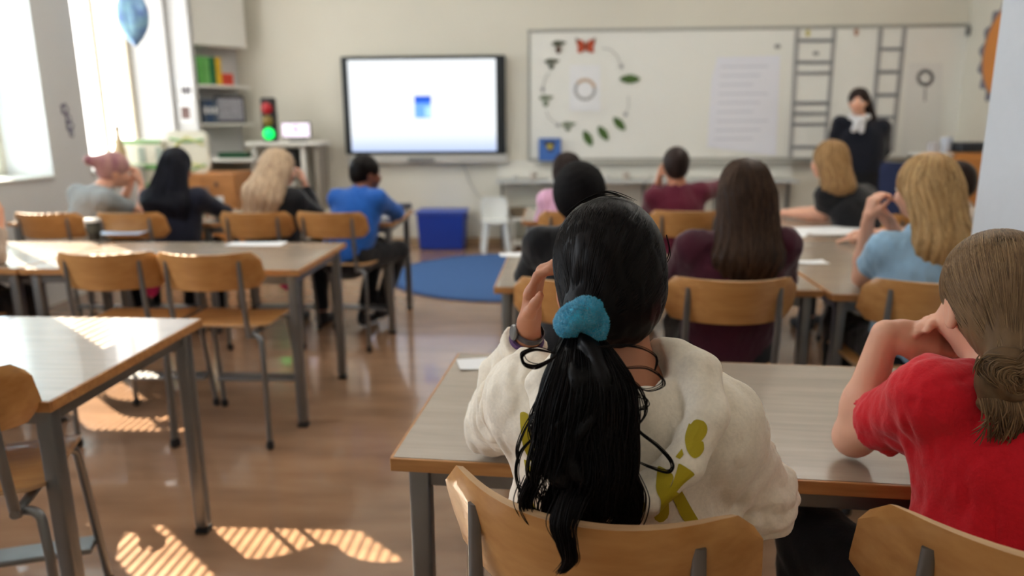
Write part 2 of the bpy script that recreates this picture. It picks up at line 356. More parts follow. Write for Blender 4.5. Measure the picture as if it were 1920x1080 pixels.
# ---------------------------------------------------------------- people: smooth distance-field sculpting
A_ = lambda v: np.array(v, dtype=np.float32)
class SDF:
    def __init__(s): s.p = []
    def add(s, fn, lo, hi, k=.02, sub=False): s.p.append((fn, A_(lo), A_(hi), k, sub)); return s
    def cone(s, a, b, ra, rb, k=.02, sub=False):
        a, b = A_(a), A_(b); ba = b-a; L = float(ba@ba)+1e-9
        def fn(P):
            q = P-a; h = np.clip(q@ba/L, 0, 1)
            return np.sqrt(((q-h[..., None]*ba)**2).sum(-1))-(ra+(rb-ra)*h)
        m = max(ra, rb); return s.add(fn, np.minimum(a, b)-m, np.maximum(a, b)+m, k, sub)
    def fcone(s, a, b, ra, rb, k=.02):             # round at a, cut flat at b
        a, b = A_(a), A_(b); ba = b-a; L = float(ba@ba)+1e-9; ax = ba/math.sqrt(L)
        def fn(P):
            q = P-a; h = np.clip(q@ba/L, 0, 1.3)
            return np.maximum(np.sqrt(((q-h[..., None]*ba)**2).sum(-1))-(ra+(rb-ra)*h), (P-b)@ax)
        m = max(ra, rb); return s.add(fn, np.minimum(a, b)-m, np.maximum(a, b)+m, k)
    def econe(s, a, b, u, wa, wb, k=.03, sub=False):    # cone with elliptic section; u = wide axis, w = (wide, deep)
        a, b = A_(a), A_(b); ba = b-a; L = float(ba@ba)+1e-9; ax = ba/math.sqrt(L)
        u = A_(u); u = u-ax*(u@ax); u = u/np.linalg.norm(u); n = np.cross(ax, u)
        def fn(P):
            q = P-a; h = np.clip(q@ba/L, 0, 1); q = q-h[..., None]*ba
            wx = wa[0]+(wb[0]-wa[0])*h; wy = wa[1]+(wb[1]-wa[1])*h; wz = np.minimum(wx, wy)
            kx, ky, kz = (q@u)/wx, (q@n)/wy, (q@ax)/wz
            k0 = np.sqrt(kx*kx+ky*ky+kz*kz); k1 = np.sqrt((kx/wx)**2+(ky/wy)**2+(kz/wz)**2)+1e-6
            return k0*(k0-1)/k1
        m = max(*wa, *wb); return s.add(fn, np.minimum(a, b)-m, np.maximum(a, b)+m, k, sub)
    def ell(s, c, r, Rm=None, k=.02, sub=False):
        c, r = A_(c), A_(r); Rn = A_(Rm) if Rm is not None else None
        def fn(P):
            q = P-c
            if Rn is not None: q = q@Rn
            k0 = np.sqrt(((q/r)**2).sum(-1)); k1 = np.sqrt(((q/(r*r))**2).sum(-1))+1e-6
            return k0*(k0-1)/k1
        m = float(max(r)); return s.add(fn, c-m, c+m, k, sub)
    def plane(s, pt, n, lo, hi, k=.004):            # removes the side the normal points to, inside lo..hi
        pt, n = A_(pt), A_(n); n = n/np.linalg.norm(n)
        return s.add(lambda P: -((P-pt)@n), lo, hi, k, True)
    @staticmethod
    def comb(d, e, k, sub):
        if sub: e = -e; h = np.maximum(k-np.abs(d-e), 0)/k; return np.maximum(d, e)+h*h*k/4
        h = np.maximum(k-np.abs(d-e), 0)/k; return np.minimum(d, e)-h*h*k/4
    def ev(s, P):
        P = A_(P); d = np.full(P.shape[:-1], 1, np.float32)
        for fn, lo, hi, k, sub in s.p: d = s.comb(d, fn(P), k, sub)
        return d
    def mesh(s, res, disp=None):
        lo = np.min([p[1] for p in s.p if not p[4]], 0)-3*res-.03; hi = np.max([p[2] for p in s.p if not p[4]], 0)+3*res+.03
        n = np.ceil((hi-lo)/res).astype(int)+1
        ax = [lo[i]+res*np.arange(n[i], dtype=np.float32) for i in range(3)]
        D = np.full(n, 1, np.float32)
        for fn, l, h, k, sub in s.p:
            m = k+3*res
            i0 = np.clip(np.floor((l-m-lo)/res).astype(int), 0, n); i1 = np.clip(np.ceil((h+m-lo)/res).astype(int)+1, 0, n)
            if (i1 <= i0).any(): continue
            sl = tuple(slice(i0[i], i1[i]) for i in range(3))
            P = np.stack(np.meshgrid(*[ax[i][sl[i]] for i in range(3)], indexing='ij'), -1)
            D[sl] = s.comb(D[sl], fn(P).astype(np.float32), k, sub)
        if disp is not None:
            I = np.nonzero(np.abs(D) < .03)
            P = np.stack([ax[i][I[i]] for i in range(3)], -1); D[I] += disp(P)
        return nets(D, lo, res)
def nets(D, lo, res):
    S = D < 0
    c = S[:-1, :-1, :-1].astype(np.int8)
    cs = [(i, j, k) for i in (0, 1) for j in (0, 1) for k in (0, 1)]
    n = np.array(D.shape); cnt = np.zeros(n-1, np.int8)
    for i, j, k in cs: cnt += S[i:n[0]-1+i, j:n[1]-1+j, k:n[2]-1+k]
    act = (cnt > 0) & (cnt < 8); I = np.nonzero(act); m = len(I[0])
    idx = np.full(n-1, -1, np.int32); idx[I] = np.arange(m)
    vals = {q: D[I[0]+q[0], I[1]+q[1], I[2]+q[2]] for q in cs}
    acc = np.zeros((m, 3), np.float32); num = np.zeros(m, np.float32)
    for a in cs:
        for ax in range(3):
            if a[ax]: continue
            b = list(a); b[ax] = 1; b = tuple(b); va, vb = vals[a], vals[b]
            x = (va < 0) != (vb < 0); t = np.where(x, va/(va-vb+1e-12), 0)
            p = np.tile(A_(a), (m, 1)); p[:, ax] = t
            acc += p*x[:, None]; num += x
    V = (np.stack(I, -1)+acc/num[:, None])*res+lo
    Q = []
    for ax in range(3):
        u, v = (ax+1) % 3, (ax+2) % 3
        a = [slice(None)]*3; b = [slice(None)]*3; a[ax] = slice(0, -1); b[ax] = slice(1, None)
        x = np.nonzero(S[tuple(a)] != S[tuple(b)]); E = np.stack(x, -1)
        ok = (E[:, u] > 0) & (E[:, v] > 0) & (E[:, u] < n[u]-1) & (E[:, v] < n[v]-1); E = E[ok]
        ins = S[E[:, 0], E[:, 1], E[:, 2]]
        def g(du, dv):
            e = E.copy(); e[:, u] -= du; e[:, v] -= dv; return idx[e[:, 0], e[:, 1], e[:, 2]]
        q = np.stack([g(1, 1), g(0, 1), g(0, 0), g(1, 0)], -1)
        q[~ins] = q[~ins][:, ::-1]; Q.append(q)
    return V, np.concatenate(Q)
def noise3(P, f, seed=0):                   # cheap smooth pseudo noise
    r = np.random.default_rng(seed); o = 0
    for k in range(4):
        d = r.normal(size=3); d /= np.linalg.norm(d); o = o+np.sin(P@(d*f*(1+.45*k))+r.uniform(0, 6)+1.3*np.sin(P@(r.normal(size=3)*f*.5)))/(1+.4*k)
    return o*.4
def folds(amp, f=40, seed=0, stretch=(1, 1, .5)):
    st = A_(stretch)
    return lambda P: -amp*np.abs(noise3(P*st, f, seed))+amp*.3*noise3(P*st, f*2.2, seed+1)
def strands(paths, r, m, parent, name='hair_strands', n=4, tones=None):   # tapered thin tubes, one mesh
    V = []; Fq = []; T = []; base = 0
    for i, P in enumerate(paths):
        P = np.asarray(P, float); k = len(P)
        if k < 3: continue
        t = np.gradient(P, axis=0); t /= np.linalg.norm(t, axis=1)[:, None]+1e-9
        a = np.cross(t, [.31, .83, .46]); a /= np.linalg.norm(a, axis=1)[:, None]+1e-9; b = np.cross(t, a)
        ri = r if np.isscalar(r) else r[i]
        prof = ri*np.minimum(1, np.minimum(np.linspace(.5, 6, k), np.linspace(5, .25, k)))
        ang = 2*np.pi*np.arange(n)/n
        V.append((P[:, None]+prof[:, None, None]*(a[:, None]*np.cos(ang)[None, :, None]+b[:, None]*np.sin(ang)[None, :, None])).reshape(-1, 3))
        ii = np.arange(k-1)[:, None]*n+base; jj = np.arange(n)[None]; j2 = (jj+1) % n
        Fq.append(np.stack([ii+jj, ii+j2, ii+n+j2, ii+n+jj], -1).reshape(-1, 4))
        T += [tones[i] if tones is not None else rng.random()]*(k*n); base += k*n
    return tag(meshobj(name, np.concatenate(V), np.concatenate(Fq), m, parent, True, T), kind='stuff')

def skinmat(name, c): return mat(name, c, .5, 0, .35, var=.05, scale=(25, 25, 25), sss=.12)
SK_TAN = skinmat('skin_tan', srgb(190, 130, 100)); SK_LIGHT = skinmat('skin_light', srgb(222, 168, 142)); SK_BROWN = skinmat('skin_brown', srgb(120, 74, 56))
EYEW = mat('eye_white', srgb(225, 222, 218), .2); EYED = mat('eye_dark', srgb(40, 28, 22), .2); LIP = mat('lips', srgb(176, 92, 86), .4)
def hairmat(name, c, c2, tip, rough=.38): return mat(name, c, rough, 0, .13, c2=c2, scale=(60, 60, 9), attr=tip, detail=3)
H_BLACK = hairmat('hair_black', srgb(9, 8, 9), srgb(5, 4, 5), srgb(24, 15, 13), .42)
H_NAVY = hairmat('hair_blueblack', srgb(15, 16, 24), srgb(9, 10, 15), srgb(28, 30, 42), .4)
H_BROWN = hairmat('hair_brown', srgb(48, 34, 27), srgb(30, 21, 18), srgb(80, 58, 43))
H_DKBR = hairmat('hair_dark_brown', srgb(40, 30, 28), srgb(26, 20, 20), srgb(60, 46, 42))
H_BLOND = hairmat('hair_blonde', srgb(168, 128, 80), srgb(116, 84, 52), srgb(206, 172, 122), .45)
H_BLOND2 = hairmat('hair_dark_blonde', srgb(146, 110, 70), srgb(100, 74, 48), srgb(176, 140, 96), .45)
H_ASH = hairmat('hair_ash', srgb(110, 86, 62), srgb(78, 60, 44), srgb(146, 118, 86), .4)
H_WAVY = hairmat('hair_wavy_blonde', srgb(196, 168, 138), srgb(128, 100, 86), srgb(224, 200, 168), .5)
H_MATT = hairmat('hair_black_matt', srgb(16, 15, 17), srgb(9, 9, 10), srgb(26, 22, 24), .8)
H_PINK = hairmat('hair_pink', srgb(168, 116, 128), srgb(132, 84, 104), srgb(206, 172, 150), .5)

def rotm(yaw, pitch, roll):                 # yaw left +, pitch down +, roll to the right +
    return np.array(Matrix.Rotation(R(yaw), 3, 'Z') @ Matrix.Rotation(R(-pitch), 3, 'X') @ Matrix.Rotation(R(roll), 3, 'Y'))
def add_hand(S, wrist, d, nrm, side, curl=(25, 30, 20), s=1.0, thumb=35, spread=4, k=.006):
    """d: wrist->knuckles, nrm: out of the palm, side=+1 puts the thumb on cross(d,nrm)"""
    d = Vector(d).normalized(); nrm = Vector(nrm); nrm = (nrm-d*nrm.dot(d)).normalized(); lat = d.cross(nrm)*side
    w_ = Vector(wrist); tips = []
    S.econe(w_-d*.005, w_+d*.02*s, lat, (.024*s, .017*s), (.028*s, .014*s), .012)
    offs = (.026, .009, -.009, -.025); lens = (.88, 1, .94, .74)
    for o, l in zip(offs, lens):
        kn = w_+d*(.078*s*(.97 if abs(o) > .02 else 1))+lat*o*s
        S.cone(w_+d*.014*s+lat*o*.6*s, kn, .0135*s, .0105*s, .013)
        p = kn; ang = 0; dd = (Matrix.Rotation(R(spread)*(-o/.026)*side*-1, 3, nrm) @ d)
        for j, (ln, r0, r1) in enumerate(((.042, .0092, .0082), (.027, .0082, .0075), (.02, .0075, .0062))):
            ang += curl[j]; v = dd*math.cos(R(ang))+nrm*math.sin(R(ang))
            q = p+v*ln*l*s; S.cone(p, q, r0*s, r1*s, k); p = q
        tips.append(p)
    p = w_+d*.018*s+lat*.022*s
    v = (d*math.cos(R(thumb))+lat*math.sin(R(thumb))+nrm*.25).normalized()
    q = p+v*.036*s; S.cone(p, q, .0145*s, .0108*s, .013)
    v2 = (v*.8+d*.45+nrm*.25).normalized(); q2 = q+v2*.028*s; S.cone(q, q2, .0105*s, .0092*s, k)
    v3 = (v2*.8+d*.4+nrm*.2).normalized(); S.cone(q2, q2+v3*.022*s, .0092*s, .0072*s, k)
    return tips
def person(label, loc, rz=0, res=.011, skin=SK_LIGHT, shirt=None, trous=None, hairm=H_BLACK, sleeve='long', pose=None, hair='short', hairlen=None,
           stand=False, headyaw=0, headpitch=8, headroll=0, fold=.006, seed=1, s=1.0, girth=1.0, nstr=0, strand_r=.0022, handcurl=((28, 35, 25), (28, 35, 25)), handn=(None, None), handd=(None, None), shoes=True, hs=1.0, wave=.004, shirtd=None):
    root = thing('person', label, 'person', loc, rz)
    inv = Matrix.Rotation(-rz, 3, 'Z')
    J = dict(hip=(0, -.02, .53), chest=(0, .06, .86), neck=(0, .085, .985), head=(0, .115, 1.10),
             sh_l=(-.145, .07, .935), sh_r=(.145, .07, .935), el_l=(-.2, .2, .76), el_r=(.2, .2, .76), ha_l=(-.08, .38, .775), ha_r=(.08, .38, .775),
             kn_l=(-.095, .37, .50), kn_r=(.095, .37, .50), an_l=(-.1, .34, .08), an_r=(.1, .34, .08))
    for k_, v in (pose or {}).items():                       # pose values in the room's coordinates
        J[k_] = tuple(inv @ (Vector(v)-Vector(loc)))
    J = {k_: Vector(v) for k_, v in J.items()}
    if not stand:
        for k_ in ('hip', 'kn_l', 'kn_r'): J[k_].z += .045
    hd, hip, chest, neck = J['head'], J['hip'], J['chest'], J['neck']
    Rh = rotm(headyaw, headpitch, headroll)
    H = lambda x, y, z: tuple(np.array(hd)+Rh@np.array((x, y, z))*hs)
    u = (J['sh_r']-J['sh_l']).normalized(); g = girth
    # ---- body (one continuous surface)
    B = SDF()
    B.econe(hip, chest, u, (.125*g, .095*g), (.135*g, .088*g), .04)
    B.cone(J['sh_l'], J['sh_r'], .046, .046, .05)
    B.cone(chest, neck, .07, .05, .05)
    hr = lambda r: tuple(np.array(r)*hs)
    B.cone(neck, H(0, -.02, -.05), .046*hs, .047*hs, .03)
    B.ell(H(0, -.012, .022), hr((.071, .088, .082)), Rh, .02)
    B.ell(H(0, .03, -.04), hr((.052, .056, .062)), Rh, .04)
    B.ell(H(0, .058, -.082), hr((.024, .024, .02)), Rh, .03)
    B.cone(H(0, .082, .008), H(0, .1, -.03), .009*hs, .0125*hs, .014)
    for sx in (-1, 1):
        B.ell(H(sx*.03, .1, .0), hr((.017, .015, .012)), Rh, .012, True)
        B.ell(H(sx*.071, -.006, -.012), hr((.009, .019, .029)), Rh, .006)
        B.ell(H(sx*.079, -.002, -.012), hr((.005, .009, .016)), Rh, .006, True)
        B.ell(H(sx*.036, .062, -.035), hr((.022, .02, .02)), Rh, .03)
    B.ell(H(0, .086, -.056), hr((.02, .009, .007)), Rh, .01)
    for i, sd in enumerate(('l', 'r')):
        sh, el, ha = J['sh_'+sd], J['el_'+sd], J['ha_'+sd]
        B.cone(sh, el, .041*g, .034, .03); B.cone(el, el+(ha-el)*.35, .034, .035, .02); B.cone(el+(ha-el)*.3, ha, .035, .023, .02)
        dd = inv @ Vector(handd[i]) if handd[i] is not None else (ha-el)
        nn = inv @ Vector(handn[i]) if handn[i] is not None else Vector((0, .1, -1))
        add_hand(B, ha+dd.normalized()*.015, dd, nn, (1 if i == 0 else -1)*-1, handcurl[i], .92)
    for sd, sx in (('l', -1), ('r', 1)):
        kn, an = J['kn_'+sd], J['an_'+sd]; hp = hip+u*(sx*.078)+Vector((0, 0, -.03))
        B.cone(hp, kn, .072*g, .05, .04); B.cone(kn, an, .05, .034, .02)
        f = Vector((0, 1, 0)); B.cone(an-Vector((0, 0, .03)), an+f*.12-Vector((0, 0, .045)), .032, .026, .02)
    body = meshobj('body', *B.mesh(res), skin, root, True)
    # ---- face
    for sx in (-1, 1):
        m_ = MB(); m_.lathe([(.0015, -.0105), (.0075, -.0075), (.0105, 0), (.0075, .0075), (.0015, .0105)], (0, 0, 0), 12); m_.v = [Vector(H(sx*.03, .079, .0))+v*hs for v in m_.v]
        e = m_.build('eye', EYEW, root, smooth=True)
        m_ = MB(); m_.lathe([(.001, -.004), (.0045, -.002), (.0045, .002), (.001, .004)], (0, 0, 0), 10); q = Matrix(Rh.tolist()) @ Matrix.Rotation(R(90), 3, 'X'); m_.v = [q @ v+Vector(H(sx*.03, .0885, .0)) for v in m_.v]
        m_.build('iris', EYED, e)
        MB().tube([H(sx*.014, .083, .017), H(sx*.03, .083, .022), H(sx*.047, .07, .016)], [.002, .0032, .0015], 6).build('eyebrow', hairm, root)
    m_ = MB(); m_.tube([H(-.02, .084, -.055), H(-.01, .0925, -.053), H(0, .0945, -.055), H(.01, .0925, -.053), H(.02, .084, -.055)], [.001, .0042, .0045, .0042, .001], 8); m_.build('mouth', LIP, root, smooth=True)
    # ---- shirt
    if shirt:
        T = SDF(); o = .014
        zc = chest-hip
        T.econe(hip+zc*.02, hip+zc*.5, u, (.14*g, .112*g), (.136*g, .102*g), .05); T.econe(hip+zc*.5, chest, u, (.136*g, .102*g), (.147*g, .1*g), .05)
        T.cone(J['sh_l'], J['sh_r'], .056, .056, .05); T.cone(chest, neck-Vector((0, 0, .012)), .08, .06, .05)
        for sd in 'lr':
            sh, el, ha = J['sh_'+sd], J['el_'+sd], J['ha_'+sd]
            if sleeve == 'short': T.fcone(sh, sh+(el-sh)*.62, .056*g, .054, .035)
            else: T.cone(sh, el, .054*g, .046, .035); T.fcone(el, el+(ha-el)*.93, .047, .036, .02)
        T.cone(neck+(hd-neck)*.15, hd, .056, .056, .008, True)
        T.plane(hip+Vector((0, 0, -.055)), (0, 0, -1), hip+Vector((-.3, -.3, -.4)), hip+Vector((.3, .3, -.03)))
        d_ = shirtd or folds(fold, 80, seed)
        meshobj('shirt', *T.mesh(res, d_), shirt, root, True)
    if trous:
        T = SDF(); T.econe(hip+Vector((0, 0, -.05)), hip+Vector((0, 0, .03)), u, (.138*g, .105*g), (.132*g, .1*g), .04)
        for sd, sx in (('l', -1), ('r', 1)):
            kn, an = J['kn_'+sd], J['an_'+sd]; hp = hip+u*(sx*.078)+Vector((0, 0, -.03))
            T.cone(hp, kn, .084*g, .062, .04); T.fcone(kn, kn+(an-kn)*.93, .062, .048, .03)
        meshobj('trousers', *T.mesh(max(res, .009), folds(.005, 70, seed+3)), trous, root, True)
    if shoes:
        for sd in 'lr':
            an = J['an_'+sd]; T = SDF(); b0 = an-Vector((0, 0, .035))
            T.cone(b0+Vector((0, -.01, 0)), b0+Vector((0, .12, -.01)), .04, .034, .03); T.cone(an, b0, .042, .04, .02)
            T.plane(Vector((0, 0, .002)), (0, 0, -1), b0-Vector((.2, .2, .2)), b0+Vector((.2, .3, 0)))
            meshobj('shoe', *T.mesh(.011), SHOE, root, True)
    # ---- hair
    Hs = SDF()
    if hair:
        t = {'short': .009, 'afro': .03, 'long': .014, 'pulled': .008}[hair]
        Hs.ell(H(0, -.016, .027), tuple(np.array((.071+t, .088+t, .083+t))*hs), Rh, .02)
        if hair == 'short': Hs.ell(H(0, -.055, -.03), tuple(np.array((.058, .045, .05))*hs), Rh, .03)
        if hair == 'afro': Hs.ell(H(0, -.05, -.01), tuple(np.array((.082, .06, .07))*hs), Rh, .03)
        if hair in ('long', 'pulled'): Hs.ell(H(0, -.05, -.02), tuple(np.array((.068, .055, .066))*hs), Rh, .03)
        for seg in hairlen or []:
            a, b, wa, wb = seg
            Hs.econe(inv @ (Vector(a)-Vector(loc)), inv @ (Vector(b)-Vector(loc)), inv @ Vector((1, 0, 0)) if len(seg) < 5 else seg[4], wa, wb, .035)
        # face stays free
        Hs.ell(H(0, .115, -.045), tuple(np.array((.066, .09, .095))*hs), Rh, .012, True)
        if hair in ('short', 'pulled'):
            for sx in (-1, 1): Hs.ell(H(sx*.092, .018, -.042), tuple(np.array((.036, .046, .06))*hs), Rh, .008, True)
        c0 = A_(hd)
        def dsp(P):
            q = (P-c0)@Rh.astype(np.float32); ph = np.arctan2(q[:, 0], -q[:, 1]-.02)
            if hair == 'afro': return .003*noise3(P, 260, seed)
            return -wave*np.abs(np.sin(ph*13+q[:, 2]*9+2*np.sin(q[:, 2]*14)))*np.clip((.12-q[:, 2])*8, 0, 1)+.0012*noise3(P*A_((1, 1, .15)), 330, seed)
        V, Q = Hs.mesh(res*.8, dsp); root['_n'] = 0
        meshobj('hair', V, Q, hairm, root, True, np.clip(.35+.35*noise3(V*A_((1, 1, .2)), 60, seed), 0, 1)*.8)
        del root['_n']
        if nstr:                                   # strands laid over the hair volume from the crown down
            c = A_(H(0, -.02, .03)); zs0 = c[2]+.085*hs; zb = min(min((inv @ (Vector(sg[1])-Vector(loc))).z for sg in hairlen)-.02, c[2])
            axis = [(c[0], c[1], c[2])]+[tuple(inv @ (Vector(sg[1])-Vector(loc))) for sg in hairlen[:1]]
            K = 16; paths = []; r_ = np.random.default_rng(seed+9)
            ph = r_.uniform(-1.9, 1.9, nstr)       # 0 = back
            endz = zb+np.abs(r_.normal(0, .03, nstr)); t_ = np.linspace(0, 1, K)
            P = np.zeros((nstr, K, 3), np.float32)
            for i in range(K):
                tt = t_[i]; z = zs0-.004+(endz-zs0)*tt**1.25
                f = np.clip((c[2]-z)/(c[2]-axis[1][2]+1e-6), 0, 1)
                cx = c[0]+(axis[1][0]-c[0])*f; cyy = c[1]+(axis[1][1]-c[1])*f
                a = ph*(1-.0*tt)+.10*np.sin(tt*9+ph*5)*tt
                dr = np.stack([np.sin(a), -np.cos(a), 0*a], -1).astype(np.float32)
                if rz or headyaw:
                    ca, sa = math.cos(R(headyaw)*.5), math.sin(R(headyaw)*.5); dr = np.stack([dr[:, 0]*ca-dr[:, 1]*sa, dr[:, 0]*sa+dr[:, 1]*ca, dr[:, 2]], -1)
                lo_ = np.zeros(nstr); hi_ = np.full(nstr, .2)
                base = np.stack([cx, cyy, z], -1)
                for _ in range(11):
                    md = (lo_+hi_)/2; dv = Hs.ev(base+dr*md[:, None]); lo_ = np.where(dv < 0, md, lo_); hi_ = np.where(dv < 0, hi_, md)
                P[:, i] = base+dr*(lo_+.0005+.003*r_.random(nstr))[:, None]
            ok = (np.abs(np.diff(P, axis=1)).max((1, 2)) < .13)
            strands(list(P[ok]), strand_r, hairm, root, tones=r_.random(nstr))
    return root, J, Hs, H, B
def cloth(name, c, **k): return mat(name, c, .85, 0, .2, var=.05, scale=(180, 180, 180), sheen=.25, bump=.12, **k)
C_RED = cloth('red_cotton', srgb(206, 22, 38)); C_CREAM = cloth('cream_sweat', srgb(244, 233, 216)); C_MAROON = cloth('maroon_knit', srgb(92, 22, 44))
C_MAR2 = cloth('dark_maroon', srgb(66, 18, 36)); C_NAVY = cloth('navy_knit', srgb(22, 26, 44)); C_BLACK = cloth('black_cotton', srgb(20, 20, 24)); C_BLUE = cloth('royal_blue_knit', srgb(30, 92, 178))
C_LBLUE = cloth('light_blue_cotton', srgb(150, 186, 214)); C_GREY = cloth('grey_cotton', srgb(140, 146, 148)); C_PINK = cloth('pink_cotton', srgb(226, 176, 206)); C_BEIGE = cloth('beige_knit', srgb(176, 160, 146))
C_TEACH = cloth('midnight_blazer', srgb(17, 20, 32)); C_WHITE = cloth('white_scarf', srgb(215, 215, 218))

# girl with long brown hair, middle right
person('girl with long straight brown hair in dark maroon, seated at the middle right desk', (.63, 2.62, 0), 0, .009, SK_LIGHT, C_MAR2, C_BLACK, H_BROWN, girth=1.18, hair='long', headpitch=6, nstr=420, strand_r=.0028, seed=3, wave=.006,
       pose=dict(head=(.672, 2.63, 1.125), neck=(.665, 2.585, 1.0), chest=(.655, 2.6, .85), sh_l=(.50, 2.6, .93), sh_r=(.81, 2.6, .94), el_l=(.45, 2.72, .79), el_r=(.86, 2.72, .80), ha_l=(.55, 2.92, .785), ha_r=(.76, 2.92, .785)),
       hairlen=[((.672, 2.575, 1.12), (.672, 2.51, .90), (.098, .062), (.115, .042)), ((.672, 2.51, .92), (.677, 2.50, .84), (.115, .042), (.085, .02))])
# person with short black hair beside her
person('person with short black hair seated half hidden behind the hooded girl', (.095, 2.62, 0), 0, .011, SK_BROWN, C_BLACK, C_BLACK, H_MATT, hair='afro', hs=.95, seed=4,
       pose=dict(head=(.092, 2.64, 1.105), el_l=(-.1, 2.78, .79), el_r=(.28, 2.78, .79), ha_l=(0, 2.95, .785), ha_r=(.18, 2.95, .785)))
# blonde girl in light blue
person('blonde girl in a light blue short-sleeved top, hands folded, beside the grey pillar', (1.29, 2.62, 0), 0, .0075, SK_LIGHT, C_LBLUE, C_BLACK, H_BLOND, 'short', hair='long', headyaw=25, headpitch=6, nstr=420, strand_r=.0028, seed=6, wave=.007,
       pose=dict(head=(1.305, 2.66, 1.14), neck=(1.31, 2.61, 1.0), chest=(1.31, 2.6, .85), sh_l=(1.185, 2.63, .925), sh_r=(1.45, 2.6, .92), el_l=(1.175, 2.78, .79), ha_l=(1.165, 2.76, 1.0), el_r=(1.42, 2.82, .79), ha_r=(1.265, 2.78, .985), hip=(1.29, 2.6, .53)),
       hairlen=[((1.315, 2.60, 1.13), (1.335, 2.535, .95), (.094, .06), (.09, .042)), ((1.335, 2.535, .97), (1.345, 2.53, .87), (.09, .042), (.055, .02))],
       handd=((.15, .0, 1), (-.7, -.1, .8)), handn=((1, .2, 0), (-.3, -.2, -1)), handcurl=((45, 50, 30), (45, 50, 30)))
# mostly hidden child, arm on the lengthwise desk
person('mostly hidden child with a bare arm stretched out on the lengthwise desk', (2.02, 3.66, 0), R(90), .01, SK_LIGHT, C_BEIGE, C_BLACK, H_DKBR, 'short', seed=8, hs=.92,
       pose=dict(head=(1.93, 3.66, 1.07), neck=(1.96, 3.66, .955), el_l=(1.82, 3.60, .79), ha_l=(1.60, 3.74, .785), sh_l=(1.96, 3.53, .90), el_r=(1.84, 3.84, .79), ha_r=(1.7, 3.95, .785)), handcurl=((12, 15, 10), (30, 30, 20)))
chair(2.07, 3.66, 90, 'beech chair of the mostly hidden child by the lengthwise desk')
# blonde girl in black
person('blonde girl in a black top leaning on the lengthwise desk below the teacher', (1.92, 4.5, 0), R(24), .010, SK_LIGHT, C_BLACK, C_BLACK, H_BLOND2, 'short', hair='long', headyaw=18, headpitch=4, nstr=200, strand_r=.003, seed=10, girth=1.12, wave=.008,
       pose=dict(head=(1.67, 4.60, 1.135), neck=(1.75, 4.56, 1.0), chest=(1.81, 4.52, .86), sh_l=(1.64, 4.50, .935), sh_r=(1.92, 4.63, .92), el_l=(1.66, 4.57, .80), ha_l=(1.50, 4.74, .79), el_r=(1.80, 4.82, .80), ha_r=(1.6, 4.88, .79)),
       hairlen=[((1.685, 4.55, 1.12), (1.70, 4.47, .98), (.088, .065), (.1, .05))])
# boy in maroon
person('boy with short dark hair in a maroon sweater below the whiteboard', (.76, 4.5, 0), 0, .011, SK_TAN, C_MAROON, C_BLACK, H_DKBR, hair='short', seed=12, girth=1.12, headpitch=4,
       pose=dict(head=(.745, 4.56, 1.105), neck=(.755, 4.53, .98), chest=(.76, 4.53, .85), sh_l=(.62, 4.53, .915), sh_r=(.90, 4.55, .945), el_l=(.60, 4.68, .79), ha_l=(.66, 4.66, 1.0), el_r=(1.03, 4.66, .96), ha_r=(1.18, 4.83, 1.0)),
       handd=((.1, -.05, 1), (1, .3, 0)), handn=((1, 0, 0), None))
# girl in pink
person('girl in a pink shirt with dark brown hair at the far middle desk', (.10, 4.5, 0), R(-8), .011, SK_LIGHT, C_PINK, mat('lilac_denim', srgb(150, 130, 180), .8), H_DKBR, hair='long', seed=13, nstr=120, strand_r=.003, s=.95,
       pose=dict(head=(.085, 4.58, 1.07), neck=(.07, 4.54, .95), sh_l=(-.04, 4.53, .9), sh_r=(.2, 4.53, .9), chest=(.07, 4.53, .83)),
       hairlen=[((.09, 4.53, 1.06), (.10, 4.46, .93), (.086, .06), (.075, .04))])
# left far row
person('person in a grey t-shirt with pinkish hair resting the head on one hand', (-3.02, 4.5, 0), R(-28), .010, SK_LIGHT, C_GREY, C_BLACK, H_PINK, 'short', hair='pulled', headyaw=-28, headpitch=14, headroll=10, seed=15, girth=1.1,
       pose=dict(head=(-2.86, 4.66, 1.085), neck=(-2.92, 4.6, .975), chest=(-2.98, 4.56, .85), sh_l=(-3.09, 4.60, .93), sh_r=(-2.84, 4.50, .905), el_l=(-3.0, 4.85, .79), ha_l=(-2.88, 4.84, .98), el_r=(-2.70, 4.66, .79), ha_r=(-2.76, 4.76, .975)),
       handd=((.3, -.1, 1), (-.1, 0, 1)), handn=((.5, -1, 0), (-1, -.2, 0)), hairlen=[((-2.93, 4.60, 1.14), (-2.97, 4.56, 1.155), (.045, .04), (.032, .03))])
person('person with very long black hair in a navy sweater, left far row', (-2.44, 4.5, 0), 0, .010, SK_TAN, C_NAVY, C_BLACK, H_NAVY, hair='long', headpitch=12, nstr=260, strand_r=.003, seed=17, girth=1.2,
       pose=dict(head=(-2.40, 4.58, 1.11), neck=(-2.41, 4.53, .98), chest=(-2.42, 4.53, .85), sh_l=(-2.57, 4.53, .915), sh_r=(-2.26, 4.53, .915), el_l=(-2.63, 4.70, .79), el_r=(-2.16, 4.68, .80), ha_l=(-2.5, 4.88, .79), ha_r=(-2.3, 4.88, .79)),
       hairlen=[((-2.40, 4.52, 1.10), (-2.43, 4.44, .88), (.092, .062), (.15, .055)), ((-2.43, 4.44, .9), (-2.43, 4.43, .74), (.15, .055), (.12, .03))])
